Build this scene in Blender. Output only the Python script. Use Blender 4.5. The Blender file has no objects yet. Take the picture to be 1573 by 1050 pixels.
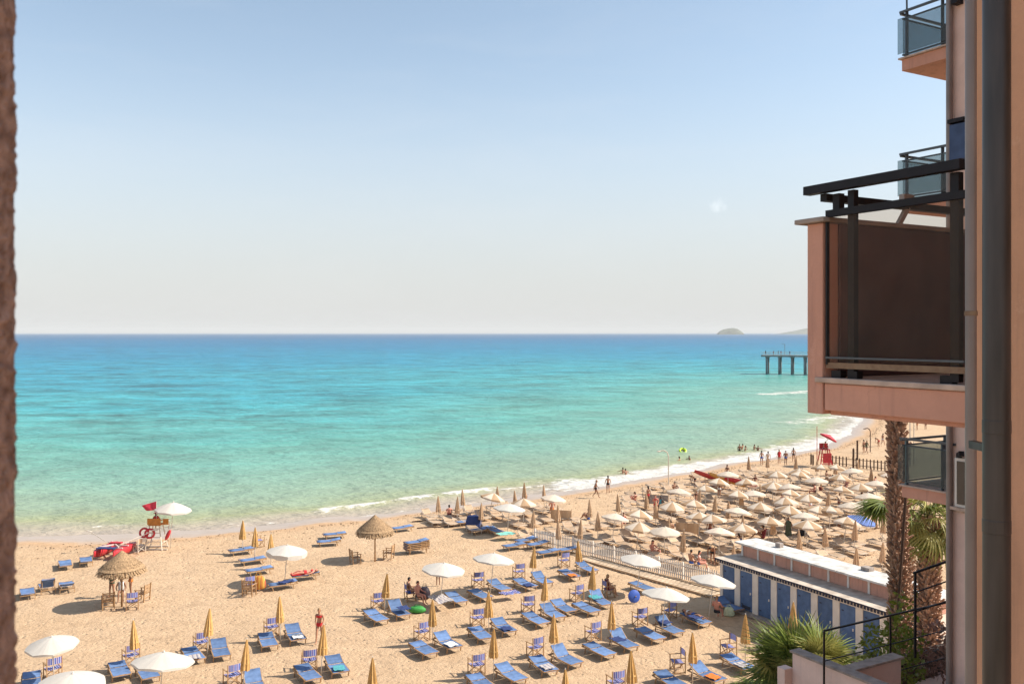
import bpy, math, random
import numpy as np
from mathutils import Vector, Matrix

random.seed(7); np.random.seed(7)
R = math.radians
scn = bpy.context.scene
COL = scn.collection

# ------------------------------------------------------------------ camera
EYE = 15.5
cam_d = bpy.data.cameras.new('camera'); cam = bpy.data.objects.new('camera', cam_d); COL.objects.link(cam)
cam.location = (0, 0, EYE); cam.rotation_euler = (R(90), 0, 0)
cam_d.sensor_width = 36; cam_d.lens = 31.58; cam_d.shift_y = -0.0089
cam_d.clip_start = 0.05; cam_d.clip_end = 60000
cam_d.dof.use_dof = True; cam_d.dof.focus_distance = 45; cam_d.dof.aperture_fstop = 13
scn.camera = cam

# ------------------------------------------------------------------ sky, sun, exposure
SUN_EL, SUN_AZ = 41.0, 0.0        # azimuth: the sun stands over +X (right of the view), turned by SUN_AZ towards +Y
world = bpy.data.worlds.new('World'); scn.world = world; world.use_nodes = True
wn, wl = world.node_tree.nodes, world.node_tree.links
wn.clear()
w_out = wn.new('ShaderNodeOutputWorld'); w_bg = wn.new('ShaderNodeBackground')
sky = wn.new('ShaderNodeTexSky'); sky.sky_type = 'NISHITA'; sky.sun_disc = False
sky.sun_elevation = R(SUN_EL); sky.sun_rotation = R(90 - SUN_AZ)
sky.altitude = 0; sky.air_density = 1.0; sky.dust_density = 0.6; sky.ozone_density = 1.0
w_bg.inputs['Strength'].default_value = 0.15
# thin high cirrus, by direction
tc = wn.new('ShaderNodeTexCoord'); mp = wn.new('ShaderNodeMapping')
mp.inputs['Scale'].default_value = (2.2, 2.2, 11.0); mp.inputs['Rotation'].default_value = (0.10, -0.22, 0.4)
nz = wn.new('ShaderNodeTexNoise'); nz.inputs['Scale'].default_value = 1.6; nz.inputs['Detail'].default_value = 7
nz.inputs['Roughness'].default_value = 0.58; nz.inputs['Distortion'].default_value = 0.5
mr = wn.new('ShaderNodeMapRange'); mr.inputs['From Min'].default_value = 0.46; mr.inputs['From Max'].default_value = 0.82
mr.inputs['To Max'].default_value = 0.13
mixw = wn.new('ShaderNodeMix'); mixw.data_type = 'RGBA'; mixw.inputs['B'].default_value = (3.6, 3.65, 3.75, 1)
# one small cloud puff
nrm = wn.new('ShaderNodeVectorMath'); nrm.operation = 'DISTANCE'
cdir = Vector(((1103-786.5)/1380, 1.0, (511-315)/1380)).normalized()
nrm.inputs[1].default_value = cdir
nz2 = wn.new('ShaderNodeTexNoise'); nz2.inputs['Scale'].default_value = 90; nz2.inputs['Detail'].default_value = 4
m2 = wn.new('ShaderNodeMath'); m2.operation = 'MULTIPLY_ADD'; m2.inputs[1].default_value = 0.022
mr2 = wn.new('ShaderNodeMapRange'); mr2.inputs['From Min'].default_value = 0.013; mr2.inputs['From Max'].default_value = 0.001
mr2.inputs['To Max'].default_value = 0.22
mixc = wn.new('ShaderNodeMix'); mixc.data_type = 'RGBA'; mixc.inputs['B'].default_value = (7.5, 7.5, 7.4, 1)
wl.new(tc.outputs['Generated'], mp.inputs['Vector']); wl.new(mp.outputs[0], nz.inputs['Vector'])
wl.new(nz.outputs['Fac'], mr.inputs['Value']); wl.new(mr.outputs[0], mixw.inputs['Factor'])
# pale sea haze low over the horizon, the same all round
sz = wn.new('ShaderNodeSeparateXYZ'); wl.new(tc.outputs['Generated'], sz.inputs[0])
hz = wn.new('ShaderNodeMapRange'); hz.interpolation_type = 'SMOOTHERSTEP'; hz.inputs['From Min'].default_value = 0.36; hz.inputs['From Max'].default_value = -0.06
hz.inputs['To Max'].default_value = 0.97; wl.new(sz.outputs['Z'], hz.inputs['Value'])
mh = wn.new('ShaderNodeMix'); mh.data_type = 'RGBA'; mh.inputs['B'].default_value = (2.80, 2.84, 2.84, 1)
hsw = wn.new('ShaderNodeHueSaturation'); hsw.inputs['Saturation'].default_value = 0.80; hsw.inputs['Hue'].default_value = 0.492; hsw.inputs['Value'].default_value = 0.75; wl.new(sky.outputs[0], hsw.inputs['Color'])
wl.new(hz.outputs[0], mh.inputs['Factor']); wl.new(hsw.outputs[0], mh.inputs['A']); wl.new(mh.outputs['Result'], mixw.inputs['A'])
wl.new(tc.outputs['Generated'], nrm.inputs[0]); wl.new(tc.outputs['Generated'], nz2.inputs['Vector'])
wl.new(nz2.outputs['Fac'], m2.inputs[0]); wl.new(nrm.outputs['Value'], m2.inputs[2])
m3 = wn.new('ShaderNodeMath'); m3.operation = 'SUBTRACT'; m3.inputs[1].default_value = 0.007
wl.new(m2.outputs[0], m3.inputs[0]); wl.new(m3.outputs[0], mr2.inputs['Value'])
wl.new(mr2.outputs[0], mixc.inputs['Factor']); wl.new(mixw.outputs['Result'], mixc.inputs['A'])
wl.new(mixc.outputs['Result'], w_bg.inputs['Color']); wl.new(w_bg.outputs[0], w_out.inputs[0])

sun_d = bpy.data.lights.new('sun', 'SUN'); sun = bpy.data.objects.new('sun', sun_d); COL.objects.link(sun)
sun_d.energy = 4.45; sun_d.angle = R(0.55); sun_d.color = (1.0, 0.93, 0.82)
sdir = Vector((math.cos(R(SUN_EL))*math.cos(R(SUN_AZ)), math.cos(R(SUN_EL))*math.sin(R(SUN_AZ)), math.sin(R(SUN_EL))))
sun.rotation_euler = sdir.to_track_quat('Z', 'Y').to_euler()

vs = scn.view_settings
scn.display_settings.display_device = 'sRGB'
vs.view_transform = 'Standard'; vs.look = 'None'; vs.gamma = 1; vs.use_curve_mapping = False
vs.exposure = 0.74
scn.render.engine = 'CYCLES'
scn.cycles.max_bounces = 8; scn.cycles.transparent_max_bounces = 16

# ------------------------------------------------------------------ places
A = Vector((-0.489, 0.872, 0)); B = Vector((0.872, 0.489, 0))    # the building's two directions (the beach rows follow them)
def ab(a, b, z=0.0): return A*a + B*b + Vector((0, 0, z))
def at(px, py, z=0.0):                                              # a point of the level z
    y = (EYE - z)*1380.0/(py - 511.0)
    return Vector(((px - 786.5)/1380.0*y, y, z))
def top_at(px, py, h):                                              # foot of something h tall whose top is seen there
    p = at(px, py, h); return Vector((p.x, p.y, 0))

# ------------------------------------------------------------------ materials
MATS = {}
def nodes(m): return m.node_tree.nodes, m.node_tree.links
def mat(name, col, rough=0.7, vary=0.12, scale=8.0, bump=0.0, bscale=60.0, spec=0.3, metal=0.0, rnd=0.0, stretch=(1,1,1), trans=0.0, coord='Object', col2=None):
    if name in MATS: return MATS[name]
    m = bpy.data.materials.new(name); m.use_nodes = True; n, l = nodes(m)
    p = n['Principled BSDF']; out = n['Material Output']
    p.inputs['Roughness'].default_value = rough; p.inputs['Specular IOR Level'].default_value = spec; p.inputs['Metallic'].default_value = metal
    t = n.new('ShaderNodeTexCoord'); mp = n.new('ShaderNodeMapping'); mp.inputs['Scale'].default_value = stretch
    l.new(t.outputs[coord], mp.inputs[0])
    nt = n.new('ShaderNodeTexNoise'); nt.inputs['Scale'].default_value = scale; nt.inputs['Detail'].default_value = 5
    l.new(mp.outputs[0], nt.inputs['Vector'])
    mx = n.new('ShaderNodeMix'); mx.data_type = 'RGBA'
    c2 = col2 or tuple(c*(1-2*vary) for c in col)
    c1 = tuple(min(1, c*(1+vary)) for c in col)
    mx.inputs['A'].default_value = (*c2, 1); mx.inputs['B'].default_value = (*c1, 1)
    r = n.new('ShaderNodeMapRange'); r.inputs['From Min'].default_value = 0.3; r.inputs['From Max'].default_value = 0.7
    l.new(nt.outputs['Fac'], r.inputs['Value']); l.new(r.outputs[0], mx.inputs['Factor'])
    last = mx.outputs['Result']
    if rnd:
        oi = n.new('ShaderNodeObjectInfo'); rr = n.new('ShaderNodeMapRange')
        rr.inputs['To Min'].default_value = 1-rnd; rr.inputs['To Max'].default_value = 1+rnd*0.6
        l.new(oi.outputs['Random'], rr.inputs['Value'])
        hs = n.new('ShaderNodeHueSaturation'); l.new(last, hs.inputs['Color']); l.new(rr.outputs[0], hs.inputs['Value']); last = hs.outputs[0]
    l.new(last, p.inputs['Base Color'])
    if bump:
        nb = n.new('ShaderNodeTexNoise'); nb.inputs['Scale'].default_value = bscale; nb.inputs['Detail'].default_value = 4
        l.new(mp.outputs[0], nb.inputs['Vector'])
        bp = n.new('ShaderNodeBump'); bp.inputs['Strength'].default_value = bump; bp.inputs['Distance'].default_value = 0.01
        l.new(nb.outputs['Fac'], bp.inputs['Height']); l.new(bp.outputs[0], p.inputs['Normal'])
    if trans:
        tr = n.new('ShaderNodeBsdfTranslucent'); ms = n.new('ShaderNodeMixShader'); ms.inputs[0].default_value = trans
        l.new(last, tr.inputs['Color']); l.new(p.outputs[0], ms.inputs[1]); l.new(tr.outputs[0], ms.inputs[2]); l.new(ms.outputs[0], out.inputs[0])
    MATS[name] = m
    return m
def plaster(name, col, stain=0.45):
    m = bpy.data.materials.new(name); m.use_nodes = True; n, l = nodes(m); p = n['Principled BSDF']; p.inputs['Roughness'].default_value = 0.92; p.inputs['Specular IOR Level'].default_value = 0.2
    g = n.new('ShaderNodeNewGeometry'); P_ = g.outputs['Position']
    def st(sc):
        q = n.new('ShaderNodeMapping'); q.inputs['Scale'].default_value = sc; l.new(P_, q.inputs[0]); return q.outputs[0]
    big_ = noise(n, l, P_, 0.9, 6, 0.65); sm = noise(n, l, P_, 9, 5, 0.7); run = noise(n, l, st((5, 5, 0.35)), 1.6, 5, 0.7)
    c = mixc_(n, l, mrange(n, l, big_, 0.35, 0.65), tuple(q*0.86 for q in col), tuple(min(1, q*1.05) for q in col))
    c = mixc_(n, l, mrange(n, l, sm, 0.55, 0.75, 0, 0.25), c, tuple(q*0.75 for q in col))
    c = mixc_(n, l, mrange(n, l, run, 0.54, 0.72, 0, stain), c, (col[0]*0.50, col[1]*0.52, col[2]*0.60))
    c = mixc_(n, l, mrange(n, l, noise(n, l, st((1.2, 1.2, 1.2)), 2.2, 8, 0.75), 0.60, 0.66, 0, 0.30), c, (min(1, col[0]*1.15), min(1, col[1]*1.3), min(1, col[2]*1.4)))
    v = n.new('ShaderNodeTexVoronoi'); v.feature = 'DISTANCE_TO_EDGE'; v.inputs['Scale'].default_value = 1.1
    nd_ = n.new('ShaderNodeVectorMath'); nd_.operation = 'MULTIPLY_ADD'; tn = n.new('ShaderNodeTexNoise'); tn.inputs['Scale'].default_value = 5; tn.inputs['Detail'].default_value = 6; l.new(P_, tn.inputs['Vector'])
    l.new(tn.outputs['Color'], nd_.inputs[0]); nd_.inputs[1].default_value = (0.35, 0.35, 0.35); l.new(P_, nd_.inputs[2]); l.new(nd_.outputs[0], v.inputs['Vector'])
    crack = mth(n, l, 'MULTIPLY', mrange(n, l, v.outputs['Distance'], 0.003, 0.0, 0, 0.35), mrange(n, l, big_, 0.54, 0.60))
    c = mixc_(n, l, crack, c, tuple(q*0.3 for q in col)); l.new(c, p.inputs['Base Color'])
    b = n.new('ShaderNodeBump'); b.inputs['Strength'].default_value = 0.35; b.inputs['Distance'].default_value = 0.012
    l.new(mth(n, l, 'ADD', noise(n, l, P_, 55, 5, 0.6), mth(n, l, 'MULTIPLY', sm, 0.8)), b.inputs['Height']); l.new(b.outputs[0], p.inputs['Normal']); return m
def noise(n, l, vec, scale, detail=5, rough=0.5):
    t = n.new('ShaderNodeTexNoise'); t.inputs['Scale'].default_value = scale; t.inputs['Detail'].default_value = detail; t.inputs['Roughness'].default_value = rough
    l.new(vec, t.inputs['Vector']); return t.outputs['Fac']
def mrange(n, l, v, a, b, c=0.0, d=1.0, smooth=False):
    t = n.new('ShaderNodeMapRange'); t.inputs['From Min'].default_value = a; t.inputs['From Max'].default_value = b
    t.inputs['To Min'].default_value = c; t.inputs['To Max'].default_value = d
    if smooth: t.interpolation_type = 'SMOOTHSTEP'
    l.new(v, t.inputs['Value']); return t.outputs[0]
def glass(name, tint, alpha, rough=0.05):
    m = bpy.data.materials.new(name); m.use_nodes = True; n, l = nodes(m)
    p = n['Principled BSDF']; out = n['Material Output']
    p.inputs['Base Color'].default_value = (*[c*0.35 for c in tint], 1); p.inputs['Roughness'].default_value = rough; p.inputs['Specular IOR Level'].default_value = 0.5
    tr = n.new('ShaderNodeBsdfTransparent'); tr.inputs[0].default_value = (*tint, 1)
    nt = n.new('ShaderNodeTexNoise'); nt.inputs['Scale'].default_value = 3; nt.inputs['Detail'].default_value = 6
    geo_ = n.new('ShaderNodeNewGeometry'); l.new(geo_.outputs['Position'], nt.inputs['Vector'])
    vo_ = n.new('ShaderNodeTexVoronoi'); vo_.inputs['Scale'].default_value = 26; l.new(geo_.outputs['Position'], vo_.inputs['Vector'])
    sp = mth(n, l, 'MULTIPLY', mrange(n, l, vo_.outputs['Distance'], 0.07, 0.03, 0, 0.25), mrange(n, l, noise(n, l, geo_.outputs['Position'], 6, 3), 0.5, 0.6))
    sm_ = mrange(n, l, nt.outputs['Fac'], 0.35, 0.75, alpha*0.85, alpha*1.2)
    fc = mth(n, l, 'ADD', sp, sm_)
    ms = n.new('ShaderNodeMixShader'); l.new(fc, ms.inputs[0])
    l.new(tr.outputs[0], ms.inputs[1]); l.new(p.outputs[0], ms.inputs[2]); l.new(ms.outputs[0], out.inputs[0])
    return m

# ------------------------------------------------------------------ mesh building
class MB:
    def __init__(s): s.v = []; s.f = []; s.m = []
    def add(s, vs, fs, mi=0):
        o = len(s.v); s.v += [tuple(v) for v in vs]; s.f += [tuple(i+o for i in f) for f in fs]; s.m += [mi]*len(fs); return s
    def box(s, c, size, rot=None, mi=0):
        x, y, z = [d/2 for d in size]
        P = [Vector(p) for p in ((-x,-y,-z),(x,-y,-z),(x,y,-z),(-x,y,-z),(-x,-y,z),(x,-y,z),(x,y,z),(-x,y,z))]
        if rot is not None: P = [rot @ p for p in P]
        c = Vector(c)
        return s.add([p+c for p in P], [(0,3,2,1),(4,5,6,7),(0,1,5,4),(1,2,6,5),(2,3,7,6),(3,0,4,7)], mi)
    def bar(s, p0, p1, w, h=None, mi=0, up=Vector((0,0,1))):
        p0, p1 = Vector(p0), Vector(p1); h = h or w; d = p1-p0; L = d.length; d.normalize()
        if abs(d.dot(up)) > 0.98: up = Vector((0,1,0))
        x = d.cross(up).normalized(); z = x.cross(d).normalized()
        rot = Matrix((x, d, z)).transposed()
        return s.box((p0+p1)/2, (w, L, h), rot, mi)
    def tube(s, p0, p1, r0, r1=None, n=8, mi=0, caps=True):
        p0, p1 = Vector(p0), Vector(p1); r1 = r0 if r1 is None else r1; d = (p1-p0).normalized()
        up = Vector((0,0,1)) if abs(d.z) < 0.95 else Vector((1,0,0))
        x = d.cross(up).normalized(); y = d.cross(x)
        V = []
        for p, r in ((p0, r0), (p1, r1)):
            for k in range(n):
                a = 2*math.pi*k/n; V.append(p + x*math.cos(a)*r + y*math.sin(a)*r)
        F = [(k, (k+1)%n, n+(k+1)%n, n+k) for k in range(n)]
        if caps: F += [tuple(range(n-1,-1,-1)), tuple(range(n, 2*n))]
        return s.add(V, F, mi)
    def path(s, pts, r, n=6, mi=0):
        for i in range(len(pts)-1):
            s.tube(pts[i], pts[i+1], r if not isinstance(r, (list,tuple)) else r[i], r if not isinstance(r, (list,tuple)) else r[i+1], n, mi)
        return s
    def lathe(s, prof, n=16, c=(0,0,0), mod=None, mi=0, closed=False):
        V = []; c = Vector(c)
        for j, (r, z) in enumerate(prof):
            for k in range(n):
                a = 2*math.pi*k/n; rr = r*(mod(a, z, j) if mod else 1)
                V.append(c+Vector((math.cos(a)*rr, math.sin(a)*rr, z)))
        F = []
        for j in range(len(prof)-1):
            for k in range(n): F.append((j*n+k, j*n+(k+1)%n, (j+1)*n+(k+1)%n, (j+1)*n+k))
        if closed: F += [tuple(range(n-1,-1,-1)), tuple(range((len(prof)-1)*n, len(prof)*n))]
        return s.add(V, F, mi)
    def ell(s, c, r, n=10, m=7, rot=None, mi=0):
        V = []; c = Vector(c)
        for j in range(m+1):
            th = math.pi*j/m
            for k in range(n):
                a = 2*math.pi*k/n
                p = Vector((math.sin(th)*math.cos(a)*r[0], math.sin(th)*math.sin(a)*r[1], math.cos(th)*r[2]))
                V.append((rot @ p if rot is not None else p)+c)
        F = [(j*n+k, (j+1)*n+k, (j+1)*n+(k+1)%n, j*n+(k+1)%n) for j in range(m) for k in range(n)]
        return s.add(V, F, mi)
    def prism(s, poly, z0, z1, mi=0):
        n = len(poly); V = [Vector((p[0], p[1], z0)) for p in poly]+[Vector((p[0], p[1], z1)) for p in poly]
        return s.add(V, [(k, (k+1)%n, n+(k+1)%n, n+k) for k in range(n)]+[tuple(range(n-1,-1,-1)), tuple(range(n,2*n))], mi)
    def mesh(s, name, mats, smooth=False):
        me = bpy.data.meshes.new(name); me.from_pydata(s.v, [], s.f)
        for m in (mats if isinstance(mats, (list,tuple)) else [mats]): me.materials.append(m)
        if max(s.m, default=0) > 0: me.polygons.foreach_set('material_index', s.m)
        if smooth: me.polygons.foreach_set('use_smooth', [True]*len(me.polygons))
        me.update(); return me
    def build(s, name, mats, parent=None, smooth=False, loc=None, rotz=None, kind=None):
        return obj(name, s.mesh(name, mats, smooth), parent, loc, rotz, kind)
def obj(name, me, parent=None, loc=None, rotz=None, kind=None, label=None):
    o = bpy.data.objects.new(name, me); COL.objects.link(o)
    if parent: o.parent = parent
    if loc is not None: o.location = loc
    if rotz is not None: o.rotation_euler = (0, 0, rotz)
    if kind: o['kind'] = kind
    if label: o['label'] = label
    return o
def tag(o, label=None, cat=None, group=None, kind=None):
    if label: o['label'] = label
    if cat: o['category'] = cat
    if group: o['group'] = group
    if kind: o['kind'] = kind
    return o
def thing(name, label, cat, loc=(0,0,0), rotz=0.0, group=None):
    o = bpy.data.objects.new(name, None); COL.objects.link(o); o.empty_display_size = 0.2
    o.location = loc; o.rotation_euler = (0,0,rotz); return tag(o, label, cat, group)
def dup(root, loc, rotz=None, label=None, group=None, parent=None):
    r = root.copy(); COL.objects.link(r); r.parent = parent; r.location = loc
    if rotz is not None: r.rotation_euler = (0, 0, rotz)
    if label: r['label'] = label
    if group: r['group'] = group
    for ch in list(root.children):
        c = ch.copy(); COL.objects.link(c); c.parent = r
        for g in list(ch.children):
            d = g.copy(); COL.objects.link(d); d.parent = c
    return r
class Proto:
    """first use moves the prototype itself, later uses copy it"""
    def __init__(s, root): s.root = root; s.used = False
    def put(s, loc, rotz, label, group=None, rx=0, ry=0):
        if not s.used:
            r = s.root; r.location = loc; s.used = True; r['label'] = label
            if group: r['group'] = group
        else: r = dup(s.root, loc, 0, label, group)
        r.rotation_euler = (rx, ry, rotz); return r
def heading(d): return math.atan2(d.y, d.x) - math.pi/2        # turn so that local +Y points along d
HA = heading(A)                                                   # local +Y = A, local +X = B

# ------------------------------------------------------------------ numpy noise
def vnoise(x, y, seed=0):
    rs = np.random.RandomState(seed); T = rs.rand(256, 256)
    xi = np.floor(x).astype(int); yi = np.floor(y).astype(int); fx = x-xi; fy = y-yi
    fx = fx*fx*(3-2*fx); fy = fy*fy*(3-2*fy)
    g = lambda i, j: T[i % 256, j % 256]
    return (g(xi,yi)*(1-fx)+g(xi+1,yi)*fx)*(1-fy)+(g(xi,yi+1)*(1-fx)+g(xi+1,yi+1)*fx)*fy
# dry edge of the sand, as places on the ground
EDGE = [(-6000, 700), (-1200, 130), (-400, 72), (-120, 63), (-36, 65.6)] + [tuple(at(px, py)[:2]) for px, py in
        ((150,835),(300,824),(450,811),(600,794),(700,781),(800,771),(900,758),(1000,742),(1100,722),(1200,704),(1280,688),(1330,671),(1347,655),(1347,640),(1358,625))] \
       + [(101,227),(140,270),(300,340),(900,500),(6000,2400)]
def dist_line(X, Y, pts, signed=False):
    best = np.full(X.shape, 1e18); sg = np.ones(X.shape)
    for (x0,y0),(x1,y1) in zip(pts[:-1], pts[1:]):
        dx, dy = x1-x0, y1-y0; t = np.clip(((X-x0)*dx+(Y-y0)*dy)/(dx*dx+dy*dy), 0, 1)
        ex, ey = X-x0-t*dx, Y-y0-t*dy; d = ex*ex+ey*ey
        c = np.sign(dx*(Y-y0)-dy*(X-x0)); m = d < best-1e-9
        best = np.where(m, d, best); sg = np.where(m, c, sg)
    d = np.sqrt(best); return d*sg if signed else d
def shore(X, Y):
    return dist_line(X, Y, EDGE, True) + (vnoise(X*0.25, Y*0.25, 3)-0.5)*1.6 + (vnoise(X*1.1, Y*1.1, 4)-0.5)*0.5
def grid_mesh(name, xs, ys, zf, attrs, material, keep=None, smooth=True):
    X, Y = np.meshgrid(xs, ys); nx, ny = len(xs), len(ys)
    Z = zf(X, Y); V = np.stack([X, Y, Z], -1).reshape(-1, 3)
    i = np.arange(ny-1)[:, None]*nx + np.arange(nx-1)[None, :]
    F = np.stack([i, i+1, i+nx+1, i+nx], -1).reshape(-1, 4)
    if keep is not None:
        K = keep(X, Y).reshape(-1); F = F[K[F].any(1)]
        used = np.zeros(len(V), bool); used[F.reshape(-1)] = True; idx = np.cumsum(used)-1
    else: used = np.ones(len(V), bool); idx = np.arange(len(V))
    me = bpy.data.meshes.new(name); V2 = V[used]; F2 = idx[F]
    me.vertices.add(len(V2)); me.vertices.foreach_set('co', V2.astype(np.float32).reshape(-1))
    me.loops.add(F2.size); me.loops.foreach_set('vertex_index', F2.astype(np.int32).reshape(-1))
    me.polygons.add(len(F2)); me.polygons.foreach_set('loop_start', np.arange(0, F2.size, 4, dtype=np.int32))
    me.polygons.foreach_set('loop_total', np.full(len(F2), 4, np.int32))
    me.update(calc_edges=True)
    if smooth: me.polygons.foreach_set('use_smooth', [True]*len(F2))
    for an, fn in attrs.items():
        a = me.attributes.new(an, 'FLOAT', 'POINT'); a.data.foreach_set('value', fn(X, Y).reshape(-1)[used].astype(np.float32))
    me.materials.append(material); me.validate(); return me
def spread(lo, hi, step, far, grow=1.25):
    v = list(np.arange(lo, hi+1e-6, step)); d = step; a = v[-1]
    while a < far: d *= grow; a += d; v.append(a)
    return v

# ================================================================== THE SETTING
# ---- sand
m_sand = bpy.data.materials.new('sand'); m_sand.use_nodes = True
n, l = nodes(m_sand); p = n['Principled BSDF']
geo = n.new('ShaderNodeNewGeometry'); att = n.new('ShaderNodeAttribute'); att.attribute_name = 'shore'
def noise(n, l, vec, scale, detail=5, rough=0.5):
    t = n.new('ShaderNodeTexNoise'); t.inputs['Scale'].default_value = scale; t.inputs['Detail'].default_value = detail; t.inputs['Roughness'].default_value = rough
    l.new(vec, t.inputs['Vector']); return t.outputs['Fac']
def mrange(n, l, v, a, b, c=0.0, d=1.0, smooth=False):
    t = n.new('ShaderNodeMapRange'); t.inputs['From Min'].default_value = a; t.inputs['From Max'].default_value = b
    t.inputs['To Min'].default_value = c; t.inputs['To Max'].default_value = d
    if smooth: t.interpolation_type = 'SMOOTHSTEP'
    l.new(v, t.inputs['Value']); return t.outputs[0]
def mixc_(n, l, f, a, b):
    t = n.new('ShaderNodeMix'); t.data_type = 'RGBA'
    for k, v in (('A', a), ('B', b)):
        if isinstance(v, tuple): t.inputs[k].default_value = (*v, 1)
        else: l.new(v, t.inputs[k])
    l.new(f, t.inputs['Factor']); return t.outputs['Result']
def mth(n, l, op, a, b=None):
    t = n.new('ShaderNodeMath'); t.operation = op
    for i, v in enumerate((a, b)):
        if v is None: continue
        if isinstance(v, (int, float)): t.inputs[i].default_value = v
        else: l.new(v, t.inputs[i])
    return t.outputs[0]
P = geo.outputs['Position']
big = noise(n, l, P, 0.12, 4); mid = noise(n, l, P, 1.3, 6, 0.65); fine = noise(n, l, P, 14, 3, 0.7)
dry = mixc_(n, l, mrange(n, l, mid, 0.3, 0.7), (0.475, 0.315, 0.185), (0.60, 0.415, 0.255))
dry = mixc_(n, l, mrange(n, l, big, 0.35, 0.7, 0, 0.4), dry, (0.56, 0.40, 0.265))
dry = mixc_(n, l, mrange(n, l, fine, 0.55, 0.75, 0, 0.30), dry, (0.42, 0.27, 0.165))
trk = noise(n, l, P, 0.33, 3, 0.5)
dry = mixc_(n, l, mrange(n, l, mth(n, l, 'ABSOLUTE', mth(n, l, 'SUBTRACT', trk, 0.5)), 0.022, 0.0, 0, 0.42), dry, (0.37, 0.245, 0.15))
tide = mixc_(n, l, mrange(n, l, noise(n, l, P, 2.0, 6, 0.7), 0.4, 0.6), (0.43, 0.26, 0.14), (0.56, 0.36, 0.21))
wet = mixc_(n, l, mrange(n, l, mid, 0.3, 0.7), (0.40, 0.315, 0.25), (0.46, 0.365, 0.30))
jit = mth(n, l, 'ADD', att.outputs['Fac'], mrange(n, l, mid, 0, 1, -0.5, 0.5))
c1 = mixc_(n, l, mrange(n, l, jit, -1.6, 0.0, 0, 0.75, True), dry, tide)
c2 = mixc_(n, l, mrange(n, l, jit, 0.1, 1.6, 0, 1, True), c1, wet)
l.new(c2, p.inputs['Base Color'])
l.new(mrange(n, l, jit, 0.3, 3.0, 0.95, 0.34, True), p.inputs['Roughness'])
p.inputs['Specular IOR Level'].default_value = 0.25
vo = n.new('ShaderNodeTexVoronoi'); vo.inputs['Scale'].default_value = 2.6; l.new(P, vo.inputs['Vector'])
foot = mrange(n, l, vo.outputs['Distance'], 0.02, 0.34, 0, 1, True)
h = mth(n, l, 'ADD', mth(n, l, 'MULTIPLY', noise(n, l, P, 4.5, 6, 0.7), 1.3), mth(n, l, 'MULTIPLY', foot, 0.55))
bp = n.new('ShaderNodeBump'); bp.inputs['Distance'].default_value = 0.10
l.new(mrange(n, l, jit, -0.6, 1.5, 0.9, 0.05), bp.inputs['Strength']); l.new(h, bp.inputs['Height']); l.new(bp.outputs[0], p.inputs['Normal'])

xs = sorted(set([-v for v in spread(45, 45, 0.45, 9000)] + list(np.arange(-45, 70, 0.34)) + spread(70, 70, 0.45, 9000)))
ys = [-9000, -3000, -900, -300, -100, -30, 0, 15] + list(np.arange(25, 110, 0.34)) + spread(110, 110, 0.45, 3000)[1:]
def sand_z(X, Y):
    s = dist_line(X, Y, EDGE, True)
    s2 = s + (vnoise(X*0.25, Y*0.25, 3)-0.5)*1.6 + (vnoise(X*1.1, Y*1.1, 4)-0.5)*0.5
    z = -0.1*np.clip(s2, 0, 60)
    fade = np.clip((1.5-s)/3.0, 0, 1)
    rough = (vnoise(X*1.7, Y*1.7, 11)-0.5)*0.05 + (vnoise(X*0.6, Y*0.6, 12)-0.5)*0.07 + (vnoise(X*3.1+9, Y*3.1, 13)-0.5)*0.035
    return z + fade*rough - 0.03
obj('beach_sand', grid_mesh('beach_sand', xs, ys, sand_z, {'shore': shore}, m_sand), kind='structure')

# ---- sea
BREAK = [([(505,783),(560,776),(640,764),(700,757),(752,751)], 0.9, 0.85), ([(775,752),(820,748),(872,743)], 0.5, 0.8),
         ([(350,806),(450,803),(520,797),(600,790),(650,781)], 0.7, 0.42), ([(640,790),(700,775),(760,768),(850,762)], 0.8, 0.30),
         ([(880,748),(950,741),(1000,732),(1060,722),(1120,714),(1200,698),(1260,684),(1310,670),(1332,656),(1336,644),(1326,633)], 3.6, 1.15),
         ([(960,746),(1060,730),(1150,712),(1240,695),(1312,678),(1340,660)], 1.5, 0.75),
         ([(1170,606),(1205,604),(1245,601),(1300,598)], 2.6, 1.0), ([(1225,650),(1280,640),(1325,634)], 3.0, 0.6), ([(1290,620),(1330,617),(1360,612)], 4.0, 0.9),
         ([(60,812),(140,809),(230,806)], 0.35, 0.35), ([(250,800),(300,797),(340,795)], 0.3, 0.4), ([(180,792),(210,790)], 0.3, 0.35)]
BREAKW = [([tuple(at(px, py, -0.5)[:2]) for px, py in pts], w, k) for pts, w, k in BREAK]
def foam(X, Y):
    f = np.zeros(X.shape)
    wob = 1+0.6*(vnoise(X*0.35, Y*0.35, 21)-0.5)
    for pts, w, k in BREAKW: f = np.maximum(f, k*np.exp(-(dist_line(X, Y, pts)/(w*wob))**2))
    return f
m_sea = bpy.data.materials.new('sea_water'); m_sea.use_nodes = True
n, l = nodes(m_sea); p = n['Principled BSDF']; out = n['Material Output']
geo = n.new('ShaderNodeNewGeometry'); P = geo.outputs['Position']
att = n.new('ShaderNodeAttribute'); att.attribute_name = 'shore'; fo = n.new('ShaderNodeAttribute'); fo.attribute_name = 'foam'
lg = mth(n, l, 'LOGARITHM', mth(n, l, 'MAXIMUM', mth(n, l, 'DIVIDE', att.outputs['Fac'], 5.0), 1.0), 10.0)   # 0 at the edge, 3 at 5 km
mpw = n.new('ShaderNodeMapping'); mpw.inputs['Rotation'].default_value = (0, 0, R(-12)); mpw.inputs['Scale'].default_value = (0.62, 1.0, 1.0); l.new(P, mpw.inputs[0])
W = mpw.outputs[0]
patch = noise(n, l, W, 0.035, 5, 0.6)
patch2 = noise(n, l, W, 0.006, 4, 0.5)
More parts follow.
